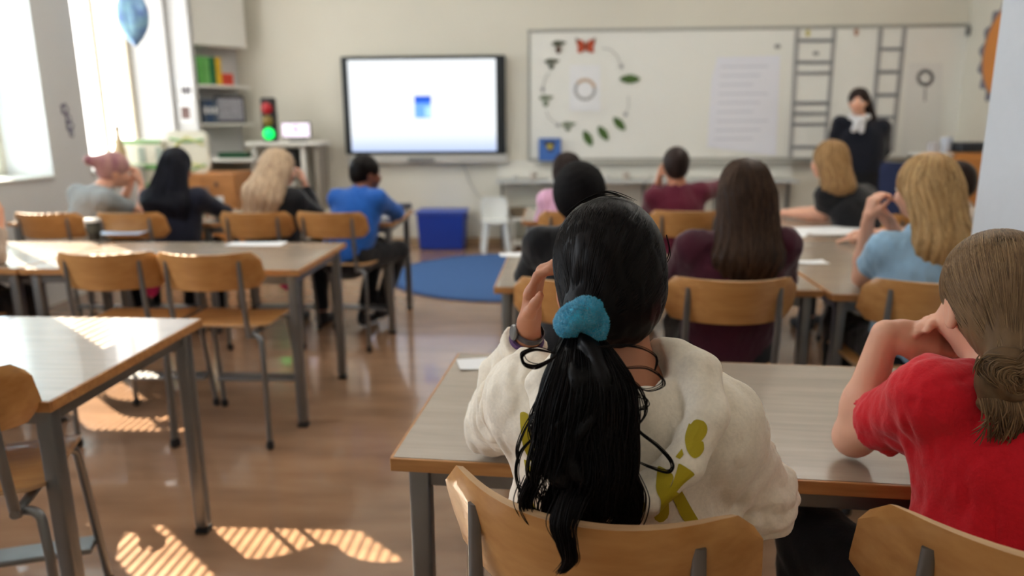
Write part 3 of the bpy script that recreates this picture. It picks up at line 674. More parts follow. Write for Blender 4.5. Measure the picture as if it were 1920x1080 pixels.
person('person with long wavy blonde hair in a black patterned jacket, chin on hand', (-1.77, 4.5, 0), R(-12), .010, SK_LIGHT, C_BLACK, C_BLACK, H_WAVY, hair='long', headyaw=-45, headpitch=8, nstr=360, strand_r=.0035, seed=19, wave=.012, girth=1.1,
       pose=dict(head=(-1.735, 4.58, 1.10), neck=(-1.745, 4.54, .98), chest=(-1.75, 4.53, .85), sh_l=(-1.90, 4.55, .915), sh_r=(-1.62, 4.50, .915), el_l=(-1.93, 4.72, .79), ha_l=(-1.78, 4.88, .79), el_r=(-1.53, 4.64, .79), ha_r=(-1.625, 4.72, .97)),
       handd=(None, (-.2, -.05, 1)), handn=(None, (-1, -.1, 0)), hairlen=[((-1.75, 4.52, 1.09), (-1.80, 4.44, .93), (.1, .07), (.12, .06)), ((-1.80, 4.44, .95), (-1.83, 4.43, .83), (.12, .06), (.10, .035))])
person('boy with short black hair in a bright blue sweater by the aisle', (-1.30, 4.5, 0), R(-24), .009, SK_BROWN, C_BLUE, C_BLACK, H_BLACK, hair='short', headyaw=-28, headpitch=8, seed=21, girth=1.15,
       pose=dict(head=(-1.20, 4.65, 1.06), neck=(-1.225, 4.60, .955), chest=(-1.25, 4.57, .83), sh_l=(-1.38, 4.61, .90), sh_r=(-1.11, 4.54, .905), el_l=(-1.38, 4.78, .79), ha_l=(-1.2, 4.9, .79), el_r=(-1.03, 4.72, .80), ha_r=(-1.10, 4.92, .79),
                 kn_l=(-1.20, 4.86, .51), an_l=(-1.30, 4.78, .09), kn_r=(-1.02, 4.72, .50), an_r=(-1.19, 4.82, .13)))
# child at the left edge of the photo
person('child in grey at the left edge, hand raised above the white-lit desk', (-2.76, 3.0, 0), R(-10), .010, SK_LIGHT, C_BEIGE, C_BLACK, H_DKBR, seed=23,
       pose=dict(head=(-2.80, 3.09, 1.10), neck=(-2.79, 3.06, .985), chest=(-2.78, 3.04, .86), sh_l=(-2.93, 3.05, .93), sh_r=(-2.65, 3.03, .93), el_r=(-2.57, 3.16, .79), ha_r=(-2.58, 3.23, .91), el_l=(-2.97, 3.18, .79), ha_l=(-2.84, 3.36, .79)),
       handd=(None, (.05, .05, 1)), handn=(None, (-1, .2, 0)))
chair(-2.76, 2.98, -4, 'beech chair of the child in grey at the left edge of the photo')
# teacher
person('adult in a dark blazer and white scarf standing at the whiteboard', (2.97, 7.4, 0), R(160), .012, SK_LIGHT, C_TEACH, C_BLACK, H_DKBR, hair='pulled', headyaw=-6, headpitch=2, nstr=220, strand_r=.004, seed=25, stand=True, hs=1.1, girth=1.45, wave=.01,
       pose=dict(hip=(3.03, 7.44, .92), chest=(3.0, 7.42, 1.22), neck=(2.94, 7.38, 1.40), head=(2.90, 7.35, 1.545), sh_l=(3.16, 7.37, 1.30), sh_r=(2.80, 7.48, 1.335), el_l=(3.26, 7.50, 1.06), ha_l=(3.12, 7.60, .90), el_r=(2.76, 7.56, 1.08), ha_r=(2.92, 7.60, .90),
                 kn_l=(3.11, 7.38, .50), kn_r=(2.95, 7.43, .50), an_l=(3.12, 7.42, .085), an_r=(2.94, 7.47, .085)),
       hairlen=[((2.96, 7.41, 1.56), (3.05, 7.41, 1.36), (.07, .065), (.062, .05))])
tp = [o for o in bpy.data.objects if o.get('label', '').startswith('adult in a dark')][0]
sc_ = SDF(); il = Matrix.Rotation(-R(160), 3, 'Z')
L2 = lambda p: il @ (Vector(p)-Vector((2.97, 7.4, 0)))
for a, b in (((2.90, 7.30, 1.37), (2.86, 7.29, 1.28)), ((2.94, 7.30, 1.37), (2.93, 7.28, 1.27)), ((2.86, 7.38, 1.40), (2.9, 7.29, 1.37)), ((3.0, 7.34, 1.40), (2.92, 7.29, 1.37))): sc_.cone(L2(a), L2(b), .029, .025, .03)
meshobj('scarf', *sc_.mesh(.009, folds(.004, 60, 2)), C_WHITE, tp, True)

# ---------------------------------------------------------------- girl in red, right edge
RL = (.71, 1.08, 0)
rroot, rJ, rHs, rH, rB = person('girl in a red t-shirt with a low light brown bun, chin on hands', RL, 0, .0045, SK_LIGHT, C_RED, C_BLACK, H_ASH, 'short', hair='pulled', headyaw=0, headpitch=10, headroll=-3, seed=31, wave=.0012, fold=.0055, girth=1.05,
       pose=dict(head=(.715, 1.19, 1.085), neck=(.72, 1.125, .965), chest=(.73, 1.09, .85), hip=(.735, 1.03, .53), sh_l=(.608, 1.13, .942), sh_r=(.86, 1.08, .935), el_l=(.566, 1.305, .795), ha_l=(.582, 1.262, 1.010), el_r=(.93, 1.27, .795), ha_r=(.78, 1.285, 1.03),
                 kn_l=(.515, 1.32, .53), kn_r=(.8, 1.38, .52), an_l=(.50, 1.27, .085), an_r=(.82, 1.36, .085)),
       handd=((1, .05, -.12), (-1, -.12, .1)), handn=((0, .9, -.6), (0, -.5, -1)), handcurl=((10, 18, 14), (14, 22, 18)),
       hairlen=[((.705, 1.10, 1.04), (.685, 1.075, 1.02), (.05, .045), (.034, .034))])
inv0 = lambda p: Vector(p)-Vector(RL)
bun = SDF(); bc = inv0((.664, 1.05, 1.014))
bun.ell(bc, (.038, .031, .04), None, .02); bun.ell(bc+Vector((-.004, .0, -.042)), (.03, .022, .034), None, .03)
V, Q = bun.mesh(.0035, lambda P: .002*np.sin(np.arctan2(P[:, 0]-bc.x, P[:, 2]-bc.z)*2+60*np.hypot(P[:, 0]-bc.x, P[:, 2]-bc.z)*6))
meshobj('hair_bun', V, Q, H_ASH, rroot, True, np.full(len(V), .1))
def head_strands(Hs, H, root, tie, hm, n, r, dirs, seed, K=14, lift=.0012):
    r_ = np.random.default_rng(seed); c = A_(H(0, -.015, .02)); tie = A_(tie); td = tie-c; tdn = td/np.linalg.norm(td); P = []
    for i in range(n):
        d = dirs(r_); d = A_(H(*d))-A_(H(0, 0, 0)); d /= np.linalg.norm(d)
        om = math.acos(float(np.clip(d@tdn, -1, 1)))
        t = np.linspace(0, 1, K)
        if om < .1: continue
        q = (np.sin((1-t)*om)[:, None]*d+np.sin(t*om)[:, None]*tdn)/math.sin(om)
        jit = r_.normal(0, .012); q = q+np.sin(t*np.pi)[:, None]*np.cross(d, tdn)[None]*jit*2
        q /= np.linalg.norm(q, axis=1)[:, None]; P.append(q)
    D = np.array(P, np.float32); lo_ = np.full(D.shape[:2], .02); hi_ = np.full(D.shape[:2], .2)
    for _ in range(12):
        md = (lo_+hi_)/2; v = Hs.ev(c+D*md[..., None]); lo_ = np.where(v < 0, md, lo_); hi_ = np.where(v < 0, hi_, md)
    X_ = c+D*(lo_+lift*r_.random(lo_.shape)[:, :1]*1.5)[..., None]
    w_ = np.linspace(0, 1, K)[None, :, None]**5; X_ = X_*(1-w_)+(tie+r_.normal(0, .006, (len(X_), 1, 3)))*w_
    ok = (lo_.min(1) > .03)
    return strands(list(X_[ok]), r, hm, root, tones=np.clip(r_.normal(.45, .3, len(X_)), 0, 1))
def dirs_back(r_):
    a = r_.uniform(-1.75, 1.75); e = r_.uniform(-.35, 1.45)
    return (math.sin(a)*math.cos(e), -math.cos(a)*math.cos(e)*(1 if e < .6 else .6), math.sin(e)) if r_.random() < .6 else (r_.uniform(-1, 1), r_.uniform(-.1, .75), 1.0)
head_strands(rHs, rH, rroot, inv0((.685, 1.078, 1.018)), H_ASH, 2400, .0008, dirs_back, 41, lift=.0008)
P = []; r_ = np.random.default_rng(77)
for i in range(420):                              # wound strands of the bun and the loose ends below it
    a0 = r_.uniform(0, 6.28); rad = r_.uniform(.004, .037); t = np.linspace(0, r_.uniform(.8, 1.5), 14); a = a0+t; rad = rad*(1+.35*np.sin(t*2+a0*3))
    x = rad*np.cos(a); z = rad*1.05*np.sin(a); y = -.0315*np.sqrt(np.maximum(0, 1-(rad/.041)**2))-.0006
    P.append(np.stack([bc.x+x, bc.y+y+0*x+r_.normal(0, .001), bc.z+z], -1))
for i in range(220):
    t = np.linspace(0, 1, 12); x0 = r_.normal(-.004, .016); ln = r_.uniform(.03, .075)
    P.append(np.stack([bc.x+x0+r_.normal(0, .012)*t**2, bc.y-.022-.008*np.sin(t*3)+r_.normal(0, .004)*t, bc.z-.02-ln*t-.012], -1))
strands(P, .0012, H_ASH, rroot, 'hair_bun_strands', tones=np.clip(r_.normal(.35, .3, 640), 0, 1))
T = SDF()                                         # ribbed neckband
for a in range(14):
    t0, t1 = a/14*6.283, (a+1)/14*6.283; f = lambda t: inv0((.72+.056*math.cos(t), 1.122+.054*math.sin(t), .982+.012*math.sin(t)))
    T.cone(f(t0), f(t1), .008, .008, .004)
meshobj('neckband', *T.mesh(.004), C_RED, rroot, True)

# ---------------------------------------------------------------- girl in the white hoodie, in focus
GL = (.10, 1.03, 0); g0 = lambda p: Vector(p)-Vector(GL)
groot, gJ, gHs, gH, gB = person('girl in a cream hoodie with black ponytail and turquoise scrunchie, hand at her head', GL, 0, .0045, SK_TAN, None, mat('blue_jeans', srgb(60, 72, 96), .8, var=.1, scale=(90, 90, 90)), H_BLACK, hair='pulled', headyaw=0, headpitch=4, headroll=-5, seed=51, hs=1.02, wave=.0008,
       pose=dict(head=(.083, 1.055, 1.150), neck=(.10, 1.0, 1.005), chest=(.10, 1.03, .87), hip=(.115, 1.03, .53), sh_l=(-.03, 1.06, .965), sh_r=(.232, 1.0, .95), el_l=(-.108, 1.29, .812), ha_l=(-.042, 1.18, 1.022), el_r=(.322, 1.075, .795), ha_r=(.2, 1.2, .655),
                 kn_l=(.06, 1.42, .52), kn_r=(.26, 1.40, .52), an_l=(.05, 1.38, .085), an_r=(.27, 1.36, .085)),
       handd=((.12, -.12, 1), (-.6, .7, -.2)), handn=((1, -.25, -.1), (-.3, -.3, -1)), handcurl=((16, 38, 40), (35, 40, 30)),
       hairlen=[((.075, .985, 1.125), (.046, .955, 1.116), (.055, .05), (.03, .028))])
T = SDF(); U = (1, -.15, 0)
T.econe(g0((.115, 1.035, .56)), g0((.105, 1.03, .73)), U, (.168, .135), (.165, .13), .05)
T.econe(g0((.105, 1.03, .73)), g0((.10, 1.03, .89)), U, (.165, .13), (.155, .115), .05)
T.cone(g0((-.03, 1.055, .955)), g0((.232, 1.0, .94)), .064, .064, .05)
T.cone(g0((.1, 1.02, .90)), g0((.1, 1.005, .985)), .10, .07, .05)
for sd in 'lr':
    sh, el, ha = gJ['sh_'+sd], gJ['el_'+sd], gJ['ha_'+sd]
    T.cone(sh, el, .06, .05 if sd == 'l' else .056, .045); T.cone(el, el+(ha-el)*.55, .05 if sd == 'l' else .056, .046, .03); T.fcone(el+(ha-el)*.5, el+(ha-el)*.93, .045, .036, .02)
# hood lying on the back
hp = [(.158, 1.015, 1.05), (.2, .97, 1.04), (.205, .922, .995), (.172, .895, .938), (.12, .888, .895), (.07, .89, .89), (.025, .90, .92), (.0, .925, .975), (-.005, .97, 1.02), (.035, 1.02, 1.045)]
for a, b in zip(hp, hp[1:]): T.cone(g0(a)+Vector((0, -.008, 0)), g0(b)+Vector((0, -.008, 0)), .025, .025, .010)
T.ell(g0((.1, .955, .965)), (.1, .042, .075), None, .015)
T.ell(g0((.1, .985, 1.04)), (.062, .055, .05), None, .012, True)
T.plane(g0((0, 0, .50)), (0, 0, -1), g0((-.4, .6, .3)), g0((.7, 1.5, .52)))
nn_f = folds(.0075, 62, 61, (1, 1, .55))
elL = A_(gJ['el_l']); shL = A_(gJ['sh_l']); elR = A_(gJ['el_r'])
def gdisp(P):                                      # soft folds, gathered rings on the bent sleeves, a smooth back
    d = nn_f(P)
    wl = np.exp(-((P-elL*.45-shL*.55)**2).sum(-1)/(.11**2)); ax = (elL-shL)/np.linalg.norm(elL-shL)
    d += wl*(.012-.024*np.abs(np.sin((P@ax)*62+2.2*noise3(P, 26, 5))))
    d += np.exp(-((P-elR)**2).sum(-1)/(.09**2))*(.005-.011*np.abs(np.sin(P[:, 2]*55+2.5*noise3(P, 30, 7))))
    back = np.clip((.0-P[:, 1]-.06)*14, 0, .6)*np.exp(-((P[:, 0])/.2)**2)
    return d*(1-back)
hv, hq = T.mesh(.004, gdisp)
hoodie = meshobj('hoodie', hv, hq, C_CREAM, groot, True)
bvh = BVHTree.FromPolygons([Vector(v) for v in hv], hq.tolist())
PRINT = mat('yellow_print', srgb(178, 158, 22), .7)
def onback(x, y):
    d = (at(x, y, .92)-CAM).normalized(); h = bvh.ray_cast(CAM-Vector(GL), d); return h[0] if h[0] else at(x, y, .92)-Vector(GL)
def stroke(pts, ws, n=26):                         # printed stroke laid on the back of the hoodie; pixel path at the depth of the back
    P = [onback(x, y) for x, y in pts]; k = len(P); V = []; Fc = []
    for i in range(n+1):
        t = i/n*(k-1); j = min(int(t), k-2); f = t-j
        def cr(a): 
            p0, p1, p2, p3 = a[max(j-1, 0)], a[j], a[j+1], a[min(j+2, k-1)]
            return .5*((2*p1)+(p2-p0)*f+(2*p0-5*p1+4*p2-p3)*f*f+(3*p1-p0-3*p2+p3)*f**3)
        c = cr(P); w_ = cr(ws)/1390/2; dd = cr(P[1:]+P[-1:])-c if i == 0 else c-prev
        if i == 0: dd = P[1]-P[0]
        prev = c; s_ = Vector((dd.z, 0, -dd.x)); s_ = s_.normalized() if s_.length else Vector((1, 0, 0))
        end = min(1, math.sqrt(max(0, 1-(1-min(i, n-i)/3)**2))) if min(i, n-i) < 3 else 1
        for q in (-1, -.5, 0, .5, 1):
            p = c+s_*w_*q*max(end, .25)
            h = bvh.ray_cast(Vector((p.x, -.5, p.z)), Vector((0, 1, 0)))
            V.append((h[0]+Vector((0, -.0012, 0))) if h[0] else p)
    for i in range(n):
        for q in range(4): Fc.append((i*5+q, i*5+q+1, (i+1)*5+q+1, (i+1)*5+q))
    return V, Fc
def glyph(strokes):
    m_ = MB()
    for p, w_ in strokes: m_.add(*stroke(p, w_))
    o = m_.build('letter', PRINT, hoodie); return o
glyph([([(1250, 880), (1243, 915), (1250, 940), (1240, 978)], [28, 24, 22, 34]), ([(1254, 932), (1272, 904), (1290, 878)], [12, 20, 36]), ([(1262, 922), (1284, 955), (1307, 990)], [16, 24, 20])])
glyph([([(1308, 786), (1310, 802), (1300, 822), (1304, 838), (1312, 854)], [14, 30, 26, 32, 20]), ([(1272, 848), (1278, 856)], [18, 10])])
glyph([([(983, 772), (984, 800), (992, 840), (1002, 870)], [18, 18, 22, 14]), ([(1020, 800), (1012, 835), (1004, 872)], [30, 28, 18])])
glyph([([(986, 862), (992, 885)], [10, 16]), ([(988, 915), (994, 945), (1004, 962)], [12, 22, 18]), ([(1180, 935), (1192, 950), (1180, 964)], [20, 34, 20])])
# watch and purple cuff on the raised wrist
el, ha = gJ['el_l'], gJ['ha_l']; ax = (ha-el).normalized()
def ring(c, axis, r0, h, th, name, m_, par, sx=1):
    q = axis.to_track_quat('Z', 'Y').to_matrix(); mb = MB(); n = 28; V = []; Fc = []
    for j in range(n):
        a = 2*math.pi*j/n
        for rr, zz in ((r0, -h/2), (r0+th, -h/2+.002), (r0+th, h/2-.002), (r0, h/2)): V.append(c+q @ Vector((rr*math.cos(a)*sx, rr*math.sin(a), zz)))
    for j in range(n):
        for e in range(4): Fc.append((j*4+e, j*4+(e+1) % 4, ((j+1) % n)*4+(e+1) % 4, ((j+1) % n)*4+e))
    return mb.add(V, Fc).build(name, m_, par, smooth=True)
ring(ha-ax*.012, ax, .026, .022, .004, 'purple_cuff', mat('purple_knit', srgb(92, 62, 106), .9, var=.25, scale=(500, 500, 500), bump=.6), groot)
wr = ring(ha+ax*.010, ax, .0245, .012, .002, 'wristwatch', mat('watch_strap', srgb(70, 66, 70), .4), groot)
q = Vector((-1, -.4, .1)); q = (q-ax*q.dot(ax)).normalized()
m_ = MB(); m_.lathe([(.013, 0), (.014, .003), (.012, .006), (.002, .0065)], (0, 0, 0), 18); qq = q.to_track_quat('Z', 'Y').to_matrix(); m_.v = [qq @ v+ha+ax*.01+q*.025 for v in m_.v]
m_.build('watch_case', STEEL, wr, smooth=True)
m_ = MB(); m_.lathe([(.001, -.003), (.003, 0), (.001, .003)], gH(.073, -.004, -.045), 8); m_.build('earring', STEEL, groot, smooth=True)
# hair: sleek head, wavy tail
tie = g0((.042, .945, 1.112))
head_strands(gHs, gH, groot, tie+Vector((.004, .012, .004)), H_BLACK, 2600, .0006, dirs_back, 43, lift=.0004)
tp_ = np.array([tuple(at(x, y, Y)-Vector(GL)) for x, y, Y in ((1090, 612, .945), (1098, 662, .90), (1104, 720, .872), (1096, 800, .856), (1094, 880, .846), (1102, 965, .842))])
tw = np.array([(.014, .012), (.036, .024), (.052, .03), (.060, .032), (.062, .03), (.052, .02)])
TS = SDF()
for i in range(5): TS.econe(tp_[i], tp_[i+1], (1, 0, 0), tuple(tw[i]*(.5, .6, .75, .8, .8)[i]), tuple(tw[i+1]*(.6, .75, .8, .8, .6)[i]), .02)
def tdisp(P): return .004*np.sin(P[:, 0]*170+5*np.sin(P[:, 2]*34)+3*np.sin(P[:, 2]*13))+.002*noise3(P, 90, 3)
V, Q = TS.mesh(.004, tdisp); meshobj('ponytail', V, Q, H_BLACK, groot, True, np.clip(.1+.2*noise3(V, 50, 8), 0, 1))
def interp(Pt, t):
    s_ = np.clip(t, 0, 1)*(len(Pt)-1); j = np.minimum(s_.astype(int), len(Pt)-2); f = (s_-j)[:, None]
    p0, p1, p2, p3 = Pt[np.maximum(j-1, 0)], Pt[j], Pt[j+1], Pt[np.minimum(j+2, len(Pt)-1)]
    return .5*(2*p1+(p2-p0)*f+(2*p0-5*p1+4*p2-p3)*f*f+(3*p1-p0-3*p2+p3)*f**3)
r_ = np.random.default_rng(91); P = []; tn = []
NC = 54; cth = r_.uniform(0, 6.28, NC); crad = np.sqrt(r_.uniform(.15, 1.05, NC)); cfr = r_.uniform(7, 15, NC); cph = r_.uniform(0, 6.28, NC); cam_ = r_.uniform(.004, .017, NC); cend = r_.uniform(.72, 1.06, NC)
for i in range(3400):                               # wavy locks: strands gathered in clumps that curl together
    cl = r_.integers(0, NC); K = 30; tmax = cend[cl]*r_.uniform(.86, 1.03) if r_.random() < .9 else r_.uniform(.4, .8); t = np.linspace(0, tmax, K)
    c = interp(tp_, t); wv = interp(tw, t); th = cth[cl]+r_.normal(0, .35); rad = crad[cl]+r_.normal(0, .09)
    e_ = t**1.4; tight = 1-.35*np.clip((t-.5)/.5, 0, 1); ph = cph[cl]+r_.normal(0, .25)
    ox = wv[:, 0]*(crad[cl]*math.cos(cth[cl])+(rad*math.cos(th)-crad[cl]*math.cos(cth[cl]))*tight); oy = wv[:, 1]*(crad[cl]*math.sin(cth[cl])+(rad*math.sin(th)-crad[cl]*math.sin(cth[cl]))*tight)
    x = c[:, 0]+ox+cam_[cl]*e_*np.sin(t*cfr[cl]+ph)+r_.normal(0, .0012); y = c[:, 1]+oy+cam_[cl]*.7*e_*np.cos(t*cfr[cl]+ph)
    z = c[:, 2]-np.maximum(0, t-1)*.25+.004*e_*np.cos(t*cfr[cl]+ph)
    P.append(np.stack([x, y, z], -1)); tn.append(np.clip(r_.normal(.25, .25), 0, 1))
lock = np.array([tuple(at(x, y, Y)-Vector(GL)) for x, y, Y in ((1085, 900, .835), (1062, 945, .806), (1052, 985, .790), (1064, 1020, .786), (1068, 1050, .785), (1046, 1076, .785))])
for i in range(320):                               # the long lock hanging over the chair back
    t = np.linspace(0, r_.uniform(.8, 1), 24); c = interp(lock, t); sp = (1-.6*t)*.015; o = r_.normal(0, .5, 2)
    P.append(np.stack([c[:, 0]+sp*o[0]+.003*np.sin(t*8+o[1]), c[:, 1]+sp*o[1]*.5, c[:, 2]], -1)); tn.append(r_.random()*.6)
for pts, n_ in ((((1000, 900), (985, 940), (1000, 975), (1030, 985)), 120), (((1168, 880), (1192, 930), (1184, 980), (1160, 992)), 140), (((1150, 930), (1165, 965), (1150, 992), (1125, 985)), 120), (((1100, 930), (1095, 970), (1108, 1000), (1125, 996)), 110), (((1040, 920), (1028, 965), (1040, 990), (1060, 992)), 100)):
    q = np.array([tuple(at(x, y, .84)-Vector(GL)) for x, y in pts])
    for i in range(n_):                             # curled tail ends
        t = np.linspace(0, r_.uniform(.8, 1), 22); c = interp(q, t); o = r_.normal(0, 1, 3)
        P.append(c+np.stack([o[0]*.0065*(1-.4*t), o[1]*.005*(1-.4*t), o[2]*.005+0*t], -1)); tn.append(r_.random()*.6)
strands(P, .00075, H_BLACK, groot, 'ponytail_strands', tones=np.array(tn))
def curl(px, n=3, Yd=.86, r=.0006, sp=.0015):                # loose curls given by their visible course
    Pt = np.array([tuple(at(x, y, Yd)-Vector(GL)) for x, y in px]); out = []
    for i in range(n):
        t = np.linspace(0, 1, 40); s_ = t*(len(Pt)-1); j = np.minimum(s_.astype(int), len(Pt)-2); f = (s_-j)[:, None]
        p0, p1, p2, p3 = Pt[np.maximum(j-1, 0)], Pt[j], Pt[j+1], Pt[np.minimum(j+2, len(Pt)-1)]
        c = .5*(2*p1+(p2-p0)*f+(2*p0-5*p1+4*p2-p3)*f*f+(3*p1-p0-3*p2+p3)*f**3)
        out.append(c+r_.normal(0, sp, 3)*np.sin(t*np.pi)[:, None]+r_.normal(0, sp*.4, 3))
    return out
FL = []
FL += curl([(1040, 662), (1005, 655), (980, 664), (984, 682), (1005, 688), (1030, 676), (1045, 665)], 16)
FL += curl([(1120, 650), (1170, 648), (1205, 655), (1230, 672), (1228, 695)], 8); FL += curl([(1170, 690), (1210, 690), (1238, 705), (1242, 722), (1215, 732), (1190, 722)], 5)
FL += curl([(1180, 780), (1200, 810), (1235, 838), (1260, 868), (1252, 884), (1220, 876), (1190, 862)], 7); FL += curl([(1170, 740), (1205, 745), (1214, 762), (1190, 770)], 5)
FL += curl([(1000, 820), (975, 850), (968, 890), (980, 930), (1000, 955)], 8); FL += curl([(1010, 760), (985, 800), (970, 840), (972, 870)], 8); FL += curl([(1165, 860), (1190, 900), (1196, 950), (1180, 985), (1165, 980)], 26, .85, sp=.003)
FL += curl([(1165, 700), (1200, 730), (1212, 770), (1196, 800)], 6); FL += curl([(985, 930), (965, 950), (970, 968)], 3); FL += curl([(1082, 1005), (1100, 1028), (1120, 1022)], 3, .83)
FL += curl([(1060, 400), (1100, 372), (1140, 362), (1190, 378)], 3, 1.03, sp=.003); FL += curl([(1090, 380), (1130, 364), (1165, 368)], 3, 1.03, sp=.003); FL += curl([(1244, 500), (1256, 470), (1250, 440)], 3, 1.03, sp=.003)
strands(FL, .0007, H_BLACK, groot, 'loose_curls')
# scrunchie
SC = SDF(); sc0 = Vector(g0(at(1090, 608, .918))); axd = Vector((-.05, -.75, -.55)).normalized(); qa = axd.to_track_quat('Z', 'X').to_matrix(); K = 22; ring_p = []
for i in range(K+1):
    a = 2*math.pi*i/K; ring_p.append(sc0+qa @ Vector((.026*math.cos(a), .017*math.sin(a), .006*math.sin(2*a+.6))))
for i in range(K): SC.cone(ring_p[i], ring_p[i+1], .0138+.0025*math.sin(i*1.3), .0138+.0025*math.sin((i+1)*1.3), .006)
V, Q = SC.mesh(.003, lambda P: .0018*noise3(P, 210, 4))
TURQ = mat('turquoise_plush', srgb(88, 206, 240), .95, 0, .1, c2=srgb(54, 180, 220), scale=(160, 160, 160), sheen=.8, bump=.3)
scr = meshobj('scrunchie', V, Q, TURQ, groot, True)
bs = BVHTree.FromPolygons([Vector(v) for v in V], Q.tolist()); P = []
for i in range(9000):
    f = Q[r_.integers(len(Q))]; a, b, c_, d_ = V[f[0]], V[f[1]], V[f[2]], V[f[3]]; n_ = np.cross(c_-a, d_-b); n_ /= np.linalg.norm(n_)+1e-9
    u_, v_ = r_.random(2); p = a*(1-u_)*(1-v_)+b*u_*(1-v_)+c_*u_*v_+d_*(1-u_)*v_; n_ = n_+r_.normal(0, .45, 3); n_ /= np.linalg.norm(n_)
    P.append([p-n_*.001, p+n_*.0018, p+n_*.0034+r_.normal(0, .0005, 3)])
strands(P, .0005, TURQ, scr, 'plush_fibres', 3)
# ---------------------------------------------------------------- front wall: screen and whiteboard
def rect(px0, py0, px1, py1, Y):
    a, b = at(px0, py0, Y), at(px1, py1, Y); return a.x, b.x, b.z, a.z        # x0,x1,z0,z1
def slab(name, px, Y, th, m, parent=None, bevel=0, rel=None):
    x0, x1, z0, z1 = rect(*px, Y); o = Vector(rel) if rel else Vector((0, 0, 0))
    return MB().box(Vector(((x0+x1)/2, Y+th/2, (z0+z1)/2))-o, (x1-x0, th, z1-z0)).build(name, m, parent, bevel)
def flat(pts, Y, th=.002, rel=(0, 0, 0)): return MB().poly([at(x, y, Y)-Vector(rel) for x, y in pts], (0, th, 0))
def oval(cx, cy, a, b, ang=0, n=20):
    c, s_ = math.cos(R(ang)), math.sin(R(ang)); return [(cx+a*math.cos(t)*c-b*math.sin(t)*s_, cy+a*math.cos(t)*s_+b*math.sin(t)*c) for t in [2*math.pi*i/n for i in range(n)]]
YS = YF-.13
x0, x1, z0, z1 = rect(637, 106, 948, 289, YS)
tv = thing('wall_screen', 'large wall screen with black frame showing a small blue icon on white', 'screen', ((x0+x1)/2, YF-.005, z0)); ro = tv.location
DARK = mat('screen_bezel', srgb(30, 36, 40), .35)
MB().box(((0, YS+.055-ro.y, (z1-z0)/2)), (x1-x0, .09, z1-z0)).build('housing', DARK, tv, .012)
MB().box((0, YS+.115-ro.y, (z1-z0)/2), (.5, .03, .4)).build('wall_mount', DARK, tv)
def screen_mat():
    m = mat('screen_glow', (1, 1, 1), .3); nt = m.node_tree; b = nt.nodes['Principled BSDF']; N = nt.nodes.new
    tc = N('ShaderNodeTexCoord'); sp = N('ShaderNodeSeparateXYZ'); rp = N('ShaderNodeValToRGB'); nt.links.new(tc.outputs['Generated'], sp.inputs[0]); nt.links.new(sp.outputs['Z'], rp.inputs[0])
    rp.color_ramp.elements[0].color = (.50, .62, .92, 1); rp.color_ramp.elements[1].color = (.93, .97, 1, 1); rp.color_ramp.elements[1].position = .22
    nt.links.new(rp.outputs[0], b.inputs['Emission Color']); b.inputs['Emission Strength'].default_value = 1.0; b.inputs['Base Color'].default_value = (.02, .02, .02, 1); b.inputs['Roughness'].default_value = .25
    return m
dsp = slab('display', (651, 113, 931, 283), YS-.002, .012, screen_mat(), tv, rel=ro)
ic = slab('icon', (777, 180, 808, 221), YS-.004, .002, mat('icon_blue', srgb(96, 150, 226), .5, emit=.8), dsp, rel=ro)
slab('icon_band', (777, 180, 808, 193), YS-.006, .002, mat('icon_dark', srgb(22, 80, 190), .5, emit=.8), dsp, rel=ro)
slab('icon_page', (796, 200, 808, 219), YS-.0065, .002, mat('icon_light', srgb(150, 196, 240), .5, emit=.8), dsp, rel=ro)
tr = slab('pen_tray', (652, 291, 952, 305), YF-.12, .115, mat('tray_grey', srgb(190, 188, 182), .5), None, .006); tag(tr, 'long grey pen tray on the wall below the large screen', 'tray')
slab('sensor_bar', (765, 296, 815, 304), YF-.125, .01, mat('grey_plastic', srgb(120, 120, 118), .5), tr, .002)
tag(MB().tube([at(868, 306, YF-.02), at(880, 340, YF-.02), at(895, 365, YF-.02), at(915, 380, YF-.02)], .006, 6).build('cable', mat('cable_grey', srgb(170, 170, 166), .5)), 'thin grey cable hanging down from the screen tray', 'cable')

YW = YF-.03
x0, x1, z0, z1 = rect(992, 58, 1800, 297, YW)
wb = thing('whiteboard', 'wide white magnetic board covering most of the front wall', 'whiteboard', ((x0+x1)/2, YF-.004, z0)); wo = wb.location
WBM = mat('whiteboard_enamel', srgb(236, 236, 230), .35, 0, .5, coat=.2)
W_, H_ = x1-x0, z1-z0
for k, (u0, u1) in enumerate(((0, .602), (.602, 1))):
    MB().box((-W_/2+W_*(u0+u1)/2, -.010, H_/2), (W_*(u1-u0)-.006, .016, H_)).build('board_panel', WBM, wb, .002)
ALU = mat('aluminium', srgb(170, 170, 164), .4, .6)
for zz in (0, H_): MB().box((0, -.012, zz), (W_+.04, .03, .035)).build('frame_rail', ALU, wb, .004)
for xx in (-W_/2, W_/2): MB().box((xx, -.012, H_/2), (.03, .029, H_-.036)).build('frame_rail', ALU, wb, .004)
MB().box((0, -.05, -.035), (W_*.97, .085, .016)).build('pen_ledge', ALU, wb, .004)
MB().box((W_/2-.06, -.035, H_-.06), (.09, .05, .09)).build('corner_sensor', mat('grey_plastic', srgb(120, 120, 118), .5), wb, .006)
YP = YW-.004
GREENL = mat('leaf_print', srgb(78, 108, 52), .7, var=.15, scale=(40, 40, 40)); DKG = mat('dark_green_print', srgb(70, 76, 58), .7, var=.2, scale=(60, 60, 60)); INK = mat('grey_ink', srgb(165, 165, 165), .8); INKD = mat('dark_ink', srgb(130, 131, 134), .8)
ORG = mat('monarch_orange', srgb(186, 78, 48), .7, var=.2, scale=(50, 50, 50)); BRN = mat('brown_print', srgb(92, 66, 52), .7)
